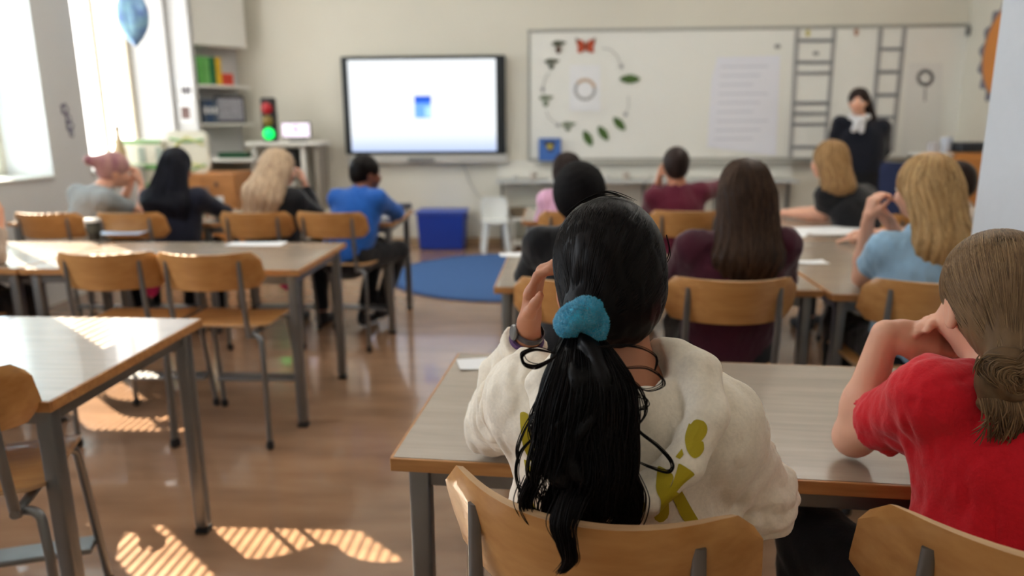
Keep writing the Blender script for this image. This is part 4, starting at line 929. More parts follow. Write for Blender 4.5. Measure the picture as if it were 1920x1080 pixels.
def pic(name, label, cat, cx, cy, group=None): return thing(name, label, cat, at(cx, cy, YP), 0, group)
bf = pic('butterfly_picture', 'orange and black butterfly cutout at the top of the whiteboard circle', 'picture', 1098, 86); o = bf.location
for sx in (-1, 1):
    flat([(1098, 84), (1098+sx*6, 76), (1098+sx*18, 72), (1098+sx*17, 82), (1098+sx*14, 88), (1098+sx*16, 98), (1098+sx*8, 99), (1098, 92)], YP, rel=o).build('wing', ORG, bf)
    flat([(1098+sx*12, 75), (1098+sx*19, 70), (1098+sx*17, 80)], YP-.002, rel=o).build('wing_tip', BRN, bf)
flat(oval(1098, 87, 2.2, 10), YP-.002, rel=o).build('body', BRN, bf)
for cx, cy, ang, lab in ((1181, 148, 0, 'green leaf picture at the right of the butterfly life circle, lying flat'), (1161, 232, 48, 'green leaf picture at the lower right of the circle, uppermost of three'), (1131, 250, 55, 'green leaf picture at the bottom of the circle, middle of three'), (1102, 259, 62, 'green leaf picture at the bottom of the circle, leftmost of three')):
    l = pic('leaf_picture', lab, 'picture', cx, cy, 'leaf pictures on the board'); o = l.location
    a, b = (19, 8.5) if ang == 0 else (16, 8)
    c, s_ = math.cos(R(ang)), math.sin(R(ang))
    pts = [(cx+c*u-s_*v, cy+s_*u+c*v) for u, v in [(a*math.cos(t), b*math.sin(t)*(1-.25*abs(math.cos(t)))) for t in [2*math.pi*i/24 for i in range(24)]]]
    flat(pts, YP, rel=o).build('leaf', GREENL, l)
    flat([(cx-c*a-s_*.8, cy-s_*a+c*.8), (cx+c*a*.9, cy+s_*a*.9), (cx-c*a+s_*.8, cy-s_*a-c*.8)], YP-.002, rel=o).build('midrib', DKG, l)
for cx, cy, hang, lab in ((1048, 85, 1, 'chrysalis picture with reddish tip left of the butterfly'), (1035, 119, .6, 'dark chrysalis picture below the reddish one'), (1024, 187, .8, 'caterpillar picture at the left of the circle'), (1066, 237, .5, 'small caterpillar picture at the lower left of the circle')):
    l = pic('chrysalis_picture' if cy < 130 else 'caterpillar_picture', lab, 'picture', cx, cy); o = l.location
    flat([(cx-14, cy-4), (cx-6, cy-9), (cx+5, cy-8), (cx+15, cy-6), (cx+8, cy-1), (cx-2, cy), (cx-10, cy+1)], YP, rel=o).build('leaf', DKG if cy < 130 else mat('grey_green_print', srgb(120, 130, 108), .7), l)
    flat(oval(cx-1, cy+6*hang+2, 5, 8*hang), YP-.002, rel=o).build('pupa', BRN if cy == 85 else DKG if cy < 130 else MATS['grey_green_print'], l)
for pts, lab in (([(1128, 90), (1145, 93), (1158, 106), (1164, 122)], 'thin drawn arrow from the butterfly to the leaf'), ([(1178, 180), (1179, 200), (1174, 212)], 'short drawn arrow below the flat leaf'), ([(1030, 137), (1022, 145), (1018, 165)], 'short drawn arrow between chrysalis and caterpillar'), ([(1024, 208), (1030, 222), (1044, 233)], 'short drawn arrow at the lower left of the circle')):
    m_ = MB(); m_.tube([at(x, y, YP+.001) for x, y in pts], .004, 5); e = at(*pts[-1], YP+.001); d = (e-at(*pts[-2], YP+.001)).normalized(); n_ = Vector((d.z, 0, -d.x))
    m_.poly([e+d*.05, e+n_*.03, e-n_*.03], (0, .002, 0)); tag(m_.build('drawn_arrow', INK), lab, 'drawing')
sh = pic('sheet', 'white sheet with a grey ring and orange arc inside the butterfly circle', 'paper', 1097, 160); o = sh.location
flat([(1068, 122), (1126, 122), (1126, 208), (1068, 208)], YP+.001, rel=o).build('page', PAPER, sh)
for k in range(14):
    t = 2*math.pi*k/14; flat(oval(1097+18*math.cos(t), 168+18*math.sin(t), 4.5, 3.5, math.degrees(t)+90, 8), YP-.001, rel=o).build('ring_mark', mat('faded_orange', srgb(190, 160, 128), .8) if 3.6 < t < 5.9 else INK, sh)
bp = pic('poster_sheet', 'large white paper sheet with faint lines of writing on the whiteboard', 'paper', 1392, 195); o = bp.location
flat([(1345, 107), (1463, 104), (1455, 292), (1326, 276), (1334, 150)], YP+.001, rel=o).build('page', mat('bright_paper', srgb(232, 233, 242), .8), bp)
for k in range(9): flat([(1352+k*-1.5, 124+k*17), (1440-(k % 3)*14, 123+k*17), (1440-(k % 3)*14, 125.5+k*17), (1352-k*1.5, 126.5+k*17)], YP-.001, rel=o).build('written_line', mat('faint_ink', srgb(206, 208, 220), .8), bp)
def ladder(label, L0, L1, R0, R1, rungs, w_):
    l = pic('ladder_drawing', label, 'drawing', (L0[0]+R0[0])/2, L0[1]); o = l.location
    X_ = lambda a, b, y: a[0]+(b[0]-a[0])*(y-a[1])/(b[1]-a[1])
    for a, b in ((L0, L1), (R0, R1)): flat([(a[0]-w_/2, a[1]), (a[0]+w_/2, a[1]), (b[0]+w_/2, b[1]), (b[0]-w_/2, b[1])], YP, rel=o).build('rail', INK, l)
    for y in rungs:
        xa, xb = X_(L0, L1, y), X_(R0, R1, y); flat([(xa, y-3), (xb, y-3), (xb, y+3), (xa, y+3)], YP-.001, rel=o).build('rung', INKD, l)
    return l
l1 = ladder('tall drawn ladder with seven rungs in the middle right of the whiteboard', (1496, 54), (1482, 297), (1565, 54), (1546, 297), (76, 117, 137, 193, 213, 233, 276), 8)
ladder('second drawn ladder with four rungs behind the teacher on the whiteboard', (1652, 52), (1632, 285), (1697, 50), (1672, 285), (92, 135, 178, 220), 9)
for x, y, lab in ((1515, 62, 'small yellow note at the top of the tall drawn ladder'), (1606, 60, 'small reddish magnet at the top edge of the whiteboard'), (1458, 87, 'small grey magnet left of the tall drawn ladder'), (1530, 100, 'small grey note stuck between the rungs of the tall drawn ladder')):
    tag(MB().poly([at(a, b, YP-.003) for a, b in oval(x, y, 6 if y > 62 else 4, 4 if y > 62 else 7, 0, 12)], (0, .006, 0)).build('magnet', mat('mag_%d' % x, {1515: srgb(200, 190, 110), 1606: srgb(176, 130, 110), 1458: srgb(140, 140, 140), 1530: srgb(150, 152, 150)}[x], .6)), lab, 'magnet')
rs = pic('ring_sheet', 'white sheet with a grey drawn ring at the right end of the whiteboard', 'paper', 1735, 180); o = rs.location
flat([(1704, 118), (1768, 118), (1762, 290), (1690, 290)], YP+.001, rel=o).build('page', mat('grey_paper', srgb(228, 228, 224), .8), rs)
for k in range(16):
    t = 2*math.pi*k/16; flat(oval(1735+13*math.cos(t), 146+13*math.sin(t), 5, 4, math.degrees(t)+90, 8), YP-.001, rel=o).build('ring_mark', INK, rs)
flat([(1733, 165), (1737, 165), (1736, 190), (1732, 190)], YP-.001, rel=o).build('stem', INK, rs)
bpic = pic('blue_picture', 'small blue picture with yellow and black marks at the lower left of the whiteboard', 'picture', 1030, 280); o = bpic.location
flat([(1010, 259), (1052, 259), (1052, 302), (1010, 302)], YP-.05, .01, rel=o).build('page', mat('cobalt_print', srgb(66, 108, 180), .6, var=.12, scale=(20, 20, 20)), bpic)
flat([(1018, 265), (1043, 265), (1036, 284), (1028, 284)], YP-.053, rel=o).build('dark_mark', mat('dark_print', srgb(52, 56, 70), .6), bpic); flat(oval(1031, 275, 6, 5), YP-.056, rel=o).build('yellow_mark', mat('mustard_print', srgb(190, 170, 80), .6), bpic)
# counter under the board
x0, x1, z0, z1 = rect(930, 333, 1500, 341, YF-.30)
ct = thing('wall_counter', 'long narrow white counter along the wall below the whiteboard', 'counter', ((x0+x1)/2, YF-.16, 0)); 
MB().box((0, 0, .735), (x1-x0, .30, .03)).build('counter_top', mat('counter_grey', srgb(196, 198, 196), .4), ct, .004)
MB().box((0, .14, .86), (x1-x0, .018, .2)).build('back_panel', WHITEP, ct, .003)
for k in range(5): MB().box((-(x1-x0)/2+.05+(x1-x0-.1)*k/4, .08, .36), (.03, .03, .72)).build('leg', STEEL, ct, .004)
for k in range(9):
    px = 965+k*29+(k % 3)*6; p = at(px, 333, YF-.22); h = (.05, .09, .035)[k % 3]
    c = thing('pot', ['low white pot', 'tall white pot', 'flat white dish'][k % 3]+' on the wall counter, '+('first', 'second', 'third', 'fourth', 'fifth', 'sixth', 'seventh', 'eighth', 'ninth')[k]+' from the left', 'pot', (p.x, YF-.18, .7505), 0, 'pots on the wall counter')
    MB().lathe([(.02, 0), (.035, .002), (.04, h), (.036, h), (.03, .01), (.005, .008)], (0, 0, 0), 14).build('bowl', mat('pot_%d' % (k % 3), (srgb(200, 200, 196), srgb(186, 176, 166), srgb(210, 206, 200))[k % 3], .5), c, smooth=True)
    MB().lathe([(.041, h-.004), (.042, h), (.038, h+.002), (.036, h-.003)], (0, 0, 0), 14).build('rim', WHITEP, c, smooth=True)
ls = thing('low_shelf', 'low white shelf unit by the wall behind the white stool', 'shelf', (at(1012, 410, YF-.2).x, YF-.19, 0))
for zz in (.06, .33): MB().box((0, 0, zz), (.62, .3, .03)).build('board', WHITEP, ls, .004)
for xx in (-.29, .29): MB().box((xx, 0, .175), (.025, .29, .35)).build('side', WHITEP, ls, .004)
gb = thing('green_tub', 'small green tub on the low white shelf', 'tub', (at(1005, 396, YF-.2).x, YF-.2, .346))
MB().lathe([(.03, 0), (.045, .004), (.055, .1), (.05, .1), (.04, .01), (.01, .008)], (0, 0, 0), 16).build('tub', mat('green_plastic', srgb(34, 120, 70), .4), gb, smooth=True); MB().lathe([(.056, .095), (.058, .1), (.05, .104), (.01, .104)], (0, 0, 0), 16).build('lid', MATS['green_plastic'], gb, smooth=True)
gb = thing('brown_basket', 'low brown basket on the low white shelf', 'basket', (at(972, 396, YF-.2).x, YF-.2, .346))
MB().lathe([(.05, 0), (.09, .004), (.11, .09), (.104, .09), (.085, .012), (.01, .01)], (0, 0, 0), 18).build('basket', mat('wicker', srgb(120, 104, 84), .8, var=.2, scale=(60, 60, 160)), gb, smooth=True); MB().lathe([(.108, .084), (.115, .09), (.108, .096), (.102, .09)], (0, 0, 0), 18).build('rim', MATS['wicker'], gb, smooth=True)
# white stool, blue bin, rug
p = at(927, 466, 7.6); st = thing('white_stool', 'small white plastic chair with splayed legs beside the blue bin', 'stool', (p.x, 7.77, 0), R(10))
WPL = mat('white_plastic', srgb(226, 228, 226), .4)
for sx in (-1, 1):
    for sy in (-1, 1): MB().tube([(sx*.10, sy*.09, .31), (sx*.135, sy*.125, .015), (sx*.136, sy*.126, 0)], [.03, .024, .024], 12).build('leg', WPL, st, smooth=True)
MB().sheet(lambda u, v: (u*.15*rr_(v, .5, .25), v*.14, .32+.012*(u*u+v*v)), 10, 10, .025).build('seat', WPL, st, smooth=True)
MB().sheet(lambda u, v: (-u*.145*rr_(v, .4, .3), .135+.02*v-.03*u*u, .46+v*.12), 10, 8, .02).build('backrest', WPL, st, smooth=True)
p = at(829, 467, 7.9); bn = thing('storage_bin', 'blue plastic storage bin with a lid on the floor under the screen', 'bin', (p.x, 8.0, 0))
BLU = mat('blue_plastic', srgb(28, 56, 150), .4, var=.04); bw = .26
m_ = MB(); V = [(sx*w_, sy*d_, z) for z, w_, d_ in ((.004, bw*.92, .16), (.40, bw, .185)) for sx, sy in ((-1, -1), (1, -1), (1, 1), (-1, 1))]
m_.add(V, [(3, 2, 1, 0), (4, 5, 6, 7), (0, 1, 5, 4), (1, 2, 6, 5), (2, 3, 7, 6), (3, 0, 4, 7)]); m_.build('body', BLU, bn, .015)
MB().box((0, 0, .415), (bw*2+.03, .40, .03)).build('lid', mat('blue_lid', srgb(44, 76, 172), .4), bn, .01)
for sx in (-1, 1): MB().box((sx*(bw+.012), 0, .36), (.02, .1, .05)).build('handle', BLU, bn, .006)
rg = thing('round_rug', 'round blue rug on the floor between the desks and the screen', 'rug', (-.44, 6.55, 0))
MB().lathe([(.3, .001), (1.03, .001), (1.03, .010), (.98, .013), (.6, .013), (.3, .013)], (0, 0, 0), 64).build('pile', mat('blue_carpet', srgb(62, 98, 150), .95, var=.08, scale=(40, 40, 1)), rg)
MB().lathe([(1.03, .001), (1.05, .001), (1.055, .008), (1.045, .014), (1.03, .012)], (0, 0, 0), 64).build('binding', mat('blue_binding', srgb(44, 74, 122), .9), rg, smooth=True)

# ---------------------------------------------------------------- left corner: shelves, tall desk, lights
A, B_ = Vector((-3.66, 7.62, 0)), Vector((-3.33, 8.04, 0)); dv = (B_-A); shl = thing('corner_shelf', 'white open corner shelf unit with binders and boxes next to the window', 'shelf', A+dv*.5, math.atan2(dv.y, dv.x)); LW = dv.length
for k, zz in enumerate((1.02, 1.365, 1.76, 2.18)): MB().box((0, .13, zz), (LW+.06, .28, .028)).build('board', WHITEP, shl, .004)
MB().box((0, .262, 1.6), (LW+.06, .014, 1.19)).build('back_panel', WALLG, shl)
MB().box((0, .12, 2.5), (LW+.04, .26, .62)).build('cupboard', WHITEP, shl, .004)
def on_shelf(name, label, cat, u, z, w_, d_, h, m, group=None, extra=None):
    q = A+dv*u; t = thing(name, label, cat, (q.x, q.y, z), math.atan2(dv.y, dv.x), group); MB().box((0, .12, h/2), (w_, d_, h)).build('cover', m, t, .004)
    MB().box((0, .12-d_/2+.001, h*.55), (w_*.6, .004, h*.28)).build('spine_label', extra or PAPER, t); return t
for u, c, lab in ((.07, srgb(98, 176, 84), 'light green binder, first from the left on the upper corner shelf'), (.19, srgb(110, 180, 96), 'light green binder, second from the left on the upper corner shelf'), (.31, srgb(24, 104, 58), 'dark green binder on the upper corner shelf'), (.43, srgb(222, 178, 40), 'yellow binder on the upper corner shelf')):
    on_shelf('binder', lab, 'binder', u, 1.775, .058, .2, .28, mat('binder_%d' % int(u*100), c, .5), 'binders on the upper corner shelf', mat('binder_label_%d' % int(u*100), tuple(x*.85 for x in c), .6))
on_shelf('red_box', 'small orange red box on the upper corner shelf', 'box', .62, 1.775, .13, .16, .12, mat('red_card', srgb(212, 74, 52), .6), None, mat('red_card_b', srgb(190, 60, 44), .6))
for k, c in enumerate((srgb(66, 82, 104), srgb(50, 74, 110), srgb(80, 94, 112))): on_shelf('blue_binder', ('leftmost', 'middle', 'rightmost')[k]+' of three grey blue binders on the lower corner shelf', 'binder', .08+k*.1, 1.38, .05, .2, .24, mat('bbinder_%d' % k, c, .5), 'blue binders on the lower corner shelf')
t = on_shelf('framed_picture', 'grey picture in a dark frame leaning on the lower corner shelf', 'picture', .68, 1.38, .34, .03, .29, mat('dark_frame', srgb(66, 66, 76), .5), None, DARK)
MB().box((0, .098, .145), (.29, .006, .23)).build('page', mat('grey_print', srgb(168, 168, 178), .7, var=.25, scale=(30, 30, 30)), t)
# tall desk with traffic light and small monitor
x0, x1, z0, z1 = rect(462, 266, 602, 276, 7.8)
td = thing('tall_desk', 'narrow white standing desk in the left front corner', 'desk', ((x0+x1)/2, 7.96, 0)); W_ = x1-x0
MB().box((0, 0, z1-.02), (W_, .42, .035)).build('desk_top', WHITEP, td, .004)
for sx in (-.42, .24, .42): MB().box((sx*W_, .02, (z1-.04)/2), (.05, .32, z1-.04)).build('side', WHITEP if sx < .4 else mat('grey_side', srgb(150, 142, 130), .6), td, .004)
MB().box((-.16*W_, .02, .72), (.5*W_, .34, .025)).build('shelf', WHITEP, td, .004)
ZT = z1-.002
tl = thing('toy_traffic_light', 'black toy traffic light with the green lamp lit on the tall desk', 'traffic light', (at(508, 265, 7.85).x, 7.86, ZT))
h = at(508, 183, 7.85).z-ZT
MB().box((0, 0, h/2+.02), (.15, .1, h-.04)).build('housing', BLACKP, tl, .02); MB().box((0, 0, .02), (.12, .12, .04)).build('base', BLACKP, tl, .01)
for k, (nm, m_) in enumerate((('red_lamp', mat('lamp_red', srgb(150, 24, 32), .3, emit=.25)), ('yellow_lamp', mat('lamp_yellow', srgb(120, 104, 44), .3)), ('green_lamp', mat('lamp_green', (.0, .85, .13), .3, emit=1.2)))):
    b_ = MB(); b_.lathe([(.064 if k == 2 else .058, 0), (.06, .016), (.045, .03), (.02, .038), (.002, .04)], (0, 0, 0), 20); q = Matrix.Rotation(R(90), 3, 'X'); b_.v = [q @ v+Vector((0, -.05, h-.11-k*(h-.16)/2.25)) for v in b_.v]; b_.build(nm, m_, tl, smooth=True)
x0, x1, z0, z1 = rect(526, 229, 584, 266, 7.85)
mo = thing('small_monitor', 'small bright monitor beside the toy traffic light on the tall desk', 'monitor', ((x0+x1)/2, 7.86, ZT)); W_ = x1-x0; H_ = z1-ZT
MB().box((0, 0, H_/2+.02), (W_, .03, H_-.04)).build('housing', DARK, mo, .006); MB().box((0, .03, .01), (.16, .12, .02)).build('stand', DARK, mo, .004)
d_ = MB().box((0, -.016, H_/2+.02), (W_-.02, .004, H_-.06)).build('display', mat('monitor_glow', srgb(226, 214, 232), .4, emit=.75), mo)
MB().tube([(.03*math.cos(t), -.019, H_/2+.03+.03*math.sin(t)) for t in [i/12*6.283 for i in range(13)]], .006, 6).build('icon', mat('monitor_icon', srgb(150, 140, 160), .5), d_)
tag(slab('black_case', (533, 278, 556, 318), 7.88, .16, mat('case_black', srgb(22, 24, 28), .5), None, .01), 'black case standing under the tall desk top', 'case')
t = thing('green_tray', 'flat dark green tray on a white shelf left of the tall desk', 'tray', (at(447, 296, 7.7).x, 7.62, at(450, 296, 7.7).z)); MB().box((0, 0, .03), (.3, .16, .05)).build('tray', mat('tray_green', srgb(24, 78, 48), .5), t, .01); MB().box((0, 0, .057), (.32, .18, .008)).build('rim', mat('tray_green', srgb(24, 78, 48), .5), t, .003)
zz = t.location.z; sb = thing('wall_bench', 'low white side bench under the green tray', 'bench', (t.location.x-.05, 7.63, 0)); MB().box((0, 0, zz-.016), (.56, .2, .03)).build('bench_top', WHITEP, sb, .004)
for sx in (-.26, .26): MB().box((sx, 0, (zz-.03)/2), (.03, .18, zz-.03)).build('side', mat('grey_side', srgb(150, 142, 130), .6), sb, .003)
# low wooden cabinets with the cardboard house
CAB = mat('cabinet_wood', srgb(186, 128, 74), .45, c2=srgb(160, 104, 56), scale=(4, 40, 30))
def cabinet(label, px0, px1, pytop, Y, D=.42):
    x0, x1, z0, z1 = rect(px0, pytop, px1, pytop+10, Y); c = thing('low_cabinet', label, 'cabinet', ((x0+x1)/2, Y+D/2, 0)); W_ = x1-x0
    MB().box((0, 0, z1/2+.02), (W_, D, z1-.04)).build('body', CAB, c, .004); MB().box((0, .01, .02), (W_-.04, D-.06, .04)).build('plinth', BLACKP, c)
    for sx in (-1, 1):
        d_ = MB().box((sx*W_/4, -D/2-.009, z1/2+.02), (W_/2-.008, .016, z1-.08)).build('door', CAB, c, .003); MB().box((sx*.04, -D/2-.022, z1-.16), (.012, .014, .09)).build('handle', STEEL, d_, .003)
    return c, z1
c1, zc1 = cabinet('low beech cabinet behind the person in grey', 262, 318, 352, 6.75)
c2, zc2 = cabinet('low beech cabinet with a lock behind the long wavy hair', 322, 440, 326, 6.75)
lk = MB(); lk.lathe([(.018, 0), (.02, .004), (.014, .008), (.003, .009)], (0, 0, 0), 14); q = Matrix.Rotation(R(90), 3, 'X'); lk.v = [q @ v+Vector((.13, -.228, zc2-.1)) for v in lk.v]; lk.build('lock', DARK, c2, smooth=True)
MB().box((.15, -.231, zc2-.26), (.07, .004, .1)).build('sign', PAPER, c2)
CREAM = mat('cream_card', srgb(222, 220, 204), .7, var=.04); GRN = mat('green_card', srgb(120, 170, 108), .7); YEL = mat('yellow_card', srgb(196, 196, 120), .7)
x0, x1, z0, z1 = rect(213, 263, 308, 352, 6.8); hs_ = thing('card_house', 'white cardboard toy house with green edges on the low cabinet', 'toy house', ((x0+x1)/2, 6.92, zc1+.001)); W_ = x1-x0; H_ = z1-zc1
MB().box((0, 0, H_/2), (W_, .22, H_)).build('wall', CREAM, hs_, .004)
for f in (.04, .43, .96): MB().box((0, -.113, H_*f), (W_+.01, .008, .035 if f != .43 else .05)).build('edge_strip', GRN, hs_, .002)
for k in (-.12, .02, .13): MB().box((k*1.6, -.113, H_*.68), (.07, .006, .15)).build('window', mat('grey_card', srgb(160, 172, 160), .7), hs_, .002)
x0, x1, z0, z1 = rect(305, 246, 390, 350, 6.8); bd = thing('round_board', 'cream board with rounded corners and yellow green streaks beside the toy house', 'board', ((x0+x1)/2, 6.86, max(zc1, zc2)+.001)); W_ = x1-x0; H_ = z1-bd.location.z
m_ = MB(); pts = [(sx*(W_/2-.06)+.06*math.cos(t), 0, sz+.06*math.sin(t)) for sx, sz, t0 in ((1, H_-.06, 0), (-1, H_-.06, 1.571), (-1, .06, 3.142), (1, .06, 4.712)) for t in (t0, t0+.5, t0+1.05, t0+1.571)]
m_.poly(pts, (0, .05, 0)); m_.build('panel', CREAM, bd)
for k, (f, sl_) in enumerate(((.82, -.03), (.55, .12), (.3, -.1), (.1, .05))): MB().tube([(-W_*.42, -.002, H_*f), (0, -.004, H_*f+sl_), (W_*.42, -.002, H_*f+sl_*.4)], .012, 6).build('streak', YEL if k % 2 else GRN, bd, smooth=True)
# window things
p = at(240, 258, 6.9); fg = thing('sill_bottle', 'slim tan bottle standing on the window sill', 'bottle', (XL-.1, 6.62, SILL+.025)); MB().lathe([(.03, 0), (.05, .01), (.055, .14), (.03, .22), (.02, .3), (.024, .33), (.004, .335)], (0, 0, 0), 16).build('body', mat('tan_glass', srgb(188, 166, 128), .3), fg, smooth=True); MB().lathe([(.02, .33), (.024, .335), (.02, .37), (.003, .372)], (0, 0, 0), 12).build('cap', mat('tan_cap', srgb(150, 128, 96), .5), fg, smooth=True)
bc_ = at(248, 28, 6.35); bl = thing('foil_balloon', 'blue and purple foil balloon hanging in front of the bright window', 'balloon', tuple(bc_-Vector((0, 0, .25))))
S_ = SDF(); S_.ell((0, 0, .25), (.14, .08, .21), None, .01); S_.cone((0, 0, .06), (0, 0, .0), .045, .012, .06)
V, Q = S_.mesh(.012, lambda P: .004*np.sin(np.arctan2(P[:, 2]-.25, P[:, 0])*22)*np.clip(np.hypot(P[:, 0]/.155, (P[:, 2]-.25)/.215)-.6, 0, 1))
meshobj('envelope', V, Q, mat('balloon_foil', srgb(96, 120, 196), .3, .3, .5, c2=srgb(150, 200, 214), scale=(9, 9, 9)), bl, True)
MB().tube([(0, 0, .0), (.01, .0, -.2), (0, 0, -.42), (-.02, 0, -.6)], .002, 5).build('string', PAPER, bl)
def atX(px, py, X):
    d = FW+RT*((px-960)/FPX)-UP*((py-540)/FPX); return CAM+d*(X/d.x)
PURP = mat('purple_print', srgb(112, 108, 126), .7)
for k, (x, y, r1) in enumerate(((121, 205, .05), (128, 222, .038), (131, 236, .05), (134, 251, .028))):
    p = atX(x, y, XL+.003); t = thing('wall_sticker', ('topmost', 'second', 'third', 'lowest')[k]+' purple grey flower sticker on the pier between the windows', 'sticker', p, 0, 'flower stickers on the pier')
    for j in range(5):
        a = j*1.2566; MB().poly([(0, r1*(.62*math.cos(a)+.42*math.cos(t_)), r1*(.62*math.sin(a)+.42*math.sin(t_))) for t_ in [i/10*6.283 for i in range(10)]], (.002+.0004*j, 0, 0)).build('petal', PURP, t)
    MB().poly([(0, r1*.3*math.cos(t_), r1*.3*math.sin(t_)) for t_ in [i/10*6.283 for i in range(10)]], (.005, 0, 0)).build('centre', PAPER, t)
x1 = at(368, 200, 7.52).x; struct(MB().box(((XL+x1)/2-.002, 7.56, ZC/2), (x1-XL, .08, ZC-.002)).build('wall_corner', WALLG))
for (a, b, mm, lab) in (((334, 152), (364, 188), PAPER, 'white sheet with dark drawing on the wall beside the corner shelf, upper of two'), ((334, 193), (362, 230), PAPER, 'white sheet with a dark photo on the wall beside the corner shelf, lower of two')):
    p0, p1 = at(*a, 7.515), at(*b, 7.515); z1, z0 = p0.z, p1.z; W_ = p1.x-p0.x
    t = thing('wall_sheet', lab, 'paper', ((p0.x+p1.x)/2, 7.519, z0)); MB().box((0, -.002, (z1-z0)/2), (W_, .003, z1-z0)).build('page', mm, t)
    if a[1] == 193: MB().box((0, -.005, (z1-z0)*.5), (W_*.66, .003, (z1-z0)*.62)).build('photo', mat('photo_brown', srgb(110, 84, 80), .5, var=.4, scale=(12, 12, 12)), t)
    else:
        for k in (-.3, 0, .3): MB().poly([(W_*(k*.8+.12*math.cos(t_)), -.006, (z1-z0)*(.5+.25*math.sin(t_)+.1*abs(k))) for t_ in [i/10*6.283 for i in range(10)]], (0, .002, 0)).build('figure', mat('grey_figure', srgb(104, 100, 104), .7), t)
# ---------------------------------------------------------------- right side
yc = atX(1862, 100, XR-.004); yc.y -= .3
ps = thing('round_poster', 'round orange and yellow poster with a dark scalloped border on the right wall', 'poster', (XR-.002, yc.y, yc.z-.5)); n = 48; rad = .46
MB().poly([(-.003, (rad+.06+.035*math.sin(t*18))*math.cos(t), .5+(rad+.06+.035*math.sin(t*18))*math.sin(t)) for t in [i/144*6.2832 for i in range(144)]], (.002, 0, 0)).build('border', mat('scallop_grey', srgb(120, 118, 130), .7, var=.25, scale=(40, 40, 40)), ps)
MB().poly([(-.006, rad*math.cos(t), .5+rad*math.sin(t)) for t in [math.pi*1.22+i/40*math.pi*1.56 for i in range(41)] if True][::1], (.002, 0, 0)).build('orange_field', mat('poster_orange', srgb(214, 136, 66), .6), ps)
MB().poly([(-.005, rad*math.cos(t), .5+rad*math.sin(t)) for t in [i/64*6.2832 for i in range(64)]], (.002, 0, 0)).build('yellow_field', mat('poster_yellow', srgb(196, 184, 44), .6), ps)
x0, x1, z0, z1 = rect(1796, 287, 1850, 340, 6.9); rc = thing('orange_cabinet', 'orange beech cabinet against the right wall behind the pillar', 'cabinet', ((x0+XR-.05)/2, 7.15, 0)); W_ = XR-.05-x0
MB().box((0, 0, z1/2), (W_, .5, z1-.004)).build('body', mat('orange_wood', srgb(196, 130, 66), .45, c2=srgb(176, 112, 54), scale=(4, 30, 30)), rc, .005); d_ = MB().box((0, -.258, z1/2), (W_-.02, .016, z1-.06)).build('door', MATS['orange_wood'], rc, .003); MB().box((-W_*.3, -.272, z1*.6), (.012, .014, .1)).build('handle', STEEL, d_)
t = thing('black_device', 'flat black device on top of the orange cabinet', 'device', (rc.location.x, 7.1, z1)); zt = at(1815, 266, 7.0).z-z1; MB().box((0, 0, zt/2), (W_*.8, .3, zt-.01)).build('housing', mat('device_black', srgb(38, 42, 50), .4), t, .008); MB().box((0, -.152, zt*.5), (W_*.6, .006, zt*.3)).build('front_panel', BLACKP, t)
x0, x1, z0b, z1b = rect(1738, 288, 1787, 300, 6.95); rd = thing('side_table', 'small white side table next to the orange cabinet', 'table', ((x0+x1)/2, 7.15, 0)); MB().box((0, 0, z1b-.015), (x1-x0, .4, .03)).build('table_top', WHITEP, rd, .004)
for sx in (-1, 1):
    for sy in (-1, 1): MB().box((sx*((x1-x0)/2-.03), sy*.17, (z1b-.03)/2), (.03, .03, z1b-.03)).build('leg', STEEL, rd, .003)
for k, (px, hh, c) in enumerate(((1748, .1, srgb(190, 186, 190)), (1772, .14, srgb(206, 212, 226)))):
    p = at(px, 286, 7.05+.12*k); t = thing('cup', ('low grey cup', 'tall pale blue cup')[k]+' on the small side table at the right', 'cup', (p.x, 7.05+.12*k, z1b), 0, 'cups on the side table'); MB().lathe([(.03, 0), (.045, .003), (.05, hh), (.046, hh), (.04, .01), (.005, .008)], (0, 0, 0), 16).build('cup', mat('cup_%d' % k, c, .4), t, smooth=True); MB().tube([(.05, 0, hh*.8), (.075, 0, hh*.65), (.075, 0, hh*.4), (.048, 0, hh*.25)], .006, 8).build('handle', mat('cup_%d' % k, c, .4), t, smooth=True)
p = at(1695, 340, 6.6); oc = thing('office_chair', 'dark blue office chair behind the teacher', 'chair', (p.x, 6.75, 0), R(-8)); NV = mat('navy_upholstery', srgb(28, 38, 72), .85, var=.08, scale=(80, 80, 80))
zt = at(1695, 304, 6.6).z; MB().sheet(lambda u, v: (-u*.17*rr_(v, .6, .12), -.16+.05*v+.04*u*u, zt-.24+v*.23), 10, 10, .05).build('backrest', NV, oc, smooth=True); MB().sheet(lambda u, v: (u*.23*rr_(v, .6, .1), .06+v*.22, .47+.01*(u*u)), 10, 10, .07).build('seat', NV, oc, smooth=True)
MB().tube([(0, .04, .44), (0, .04, .1)], .028, 12).build('column', BLACKP, oc, smooth=True); MB().tube([(0, 0, .43), (0, -.16, .46), (0, -.20, zt-.3)], .02, 8).build('back_bar', BLACKP, oc, smooth=True)
for k in range(5):
    a = k*1.2566; l = MB().tube([(0, .04, .1), (.27*math.cos(a), .04+.27*math.sin(a), .065)], [.025, .016], 8).build('leg', BLACKP, oc, smooth=True); MB().lathe([(.01, 0), (.028, .012), (.03, .03), (.028, .048), (.01, .06)], (.27*math.cos(a), .04+.27*math.sin(a), 0), 12).build('caster', BLACKP, l, smooth=True)
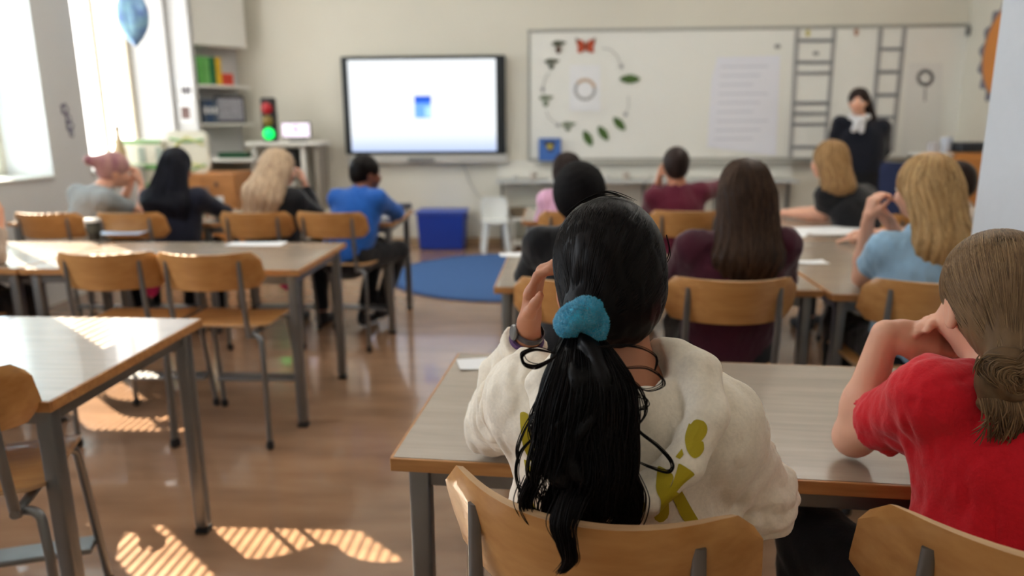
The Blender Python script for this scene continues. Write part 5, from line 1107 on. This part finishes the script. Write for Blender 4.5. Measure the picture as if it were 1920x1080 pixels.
# ---------------------------------------------------------------- things on the desks
T_ = .7502
def sheet_on(label, x, y, rz, w_=.21, d_=.297, m=PAPER, name='paper_sheet', z=T_):
    c = MB().sheet(lambda u, v: (u*w_/2, v*d_/2, .0012+.0035*max(0, u*v)**2), 6, 6, .0008).build(name, m, None, smooth=True); c.location = (x, y, z); c.rotation_euler = (0, 0, R(rz)); return tag(c, label, 'paper', 'papers on the desks')
def atZ(px, py, z):
    d = FW+RT*((px-960)/FPX)-UP*((py-540)/FPX); return CAM+d*((z-CAM_H)/d.z)
for px, py, rz, lab, w_, d_ in ((905, 682, 14, 'white paper at the far left corner of the nearest desk', .13, .09), (1565, 432, 10, 'open white papers in front of the stretched bare arm', .42, .3), (1478, 436, -25, 'white paper beside the long brown hair', .21, .3), (1522, 492, 5, 'small paper slip near the gap between the right desks', .13, .08), (722, 404, 12, 'white worksheet under the arm of the boy in blue', .21, .3), (480, 458, 2, 'white paper at the back edge of the second left row desk', .3, .12), (225, 437, 4, 'pale blue paper behind the dark cup', .28, .14), (640, 405, -8, 'white worksheet left of the boy in blue', .21, .3), (960, 478, 6, 'pale paper at the back corner of the middle right desk', .12, .1)):
    p = atZ(px, py, T_); sheet_on(lab, p.x, p.y, rz, w_, d_, mat('blue_paper', srgb(190, 208, 232), .8) if px == 225 else PAPER)
p = atZ(178, 450, T_); cu = thing('paper_cup', 'dark paper cup with a white lid on the white-lit second row desk', 'cup', (p.x, p.y, T_))
MB().lathe([(.026, 0), (.029, .002), (.038, .105), (.035, .105), (.026, .006), (.003, .005)], (0, 0, 0), 24).build('cup', mat('dark_card', srgb(42, 44, 40), .6), cu, smooth=True); MB().lathe([(.040, .102), (.041, .108), (.038, .118), (.033, .12), (.003, .119)], (0, 0, 0), 24).build('lid', WPL, cu, smooth=True); MB().lathe([(.0345, .045), (.0375, .046), (.0395, .085), (.0365, .086)], (0, 0, 0), 24).build('sleeve', mat('cup_sleeve', srgb(70, 72, 64), .7), cu, smooth=True)
for px, py, lab in ((755, 392, 'dark pencil case on the desk of the boy in blue'),):
    p = atZ(px, py, T_); S_ = SDF(); S_.cone((-.05, 0, .022), (.05, 0, .022), .022, .022, .01); t = thing('pencil_case', lab, 'pencil case', (p.x, p.y, T_), R(20)); meshobj('pouch', *S_.mesh(.006), mat('case_grey', srgb(78, 80, 92), .7), t, True); MB().tube([(-.055, 0, .044), (.055, 0, .044)], .002, 6).build('zip', STEEL, t)
for (px, py, Y, lab) in ((538, 527, 3.72, 'bright pink cloth bag hanging under the second row desk by the aisle'), (282, 540, 3.72, 'bright pink cloth bag hanging under the second row desk behind the left empty chair')):
    p = at(px, py, Y); t = thing('cloth_bag', lab, 'bag', (p.x, p.y, p.z-.05)); S_ = SDF(); S_.ell((0, 0, .05), (.042, .03, .05), None, .02); S_.ell((.02, 0, .075), (.03, .025, .03), None, .02); meshobj('pouch', *S_.mesh(.007, folds(.004, 80, 3)), mat('hot_pink', srgb(196, 36, 110), .7), t, True); MB().tube([(0, 0, .09), (0, 0, .70-(p.z-.05))], .003, 6).build('strap', MATS['hot_pink'], t)
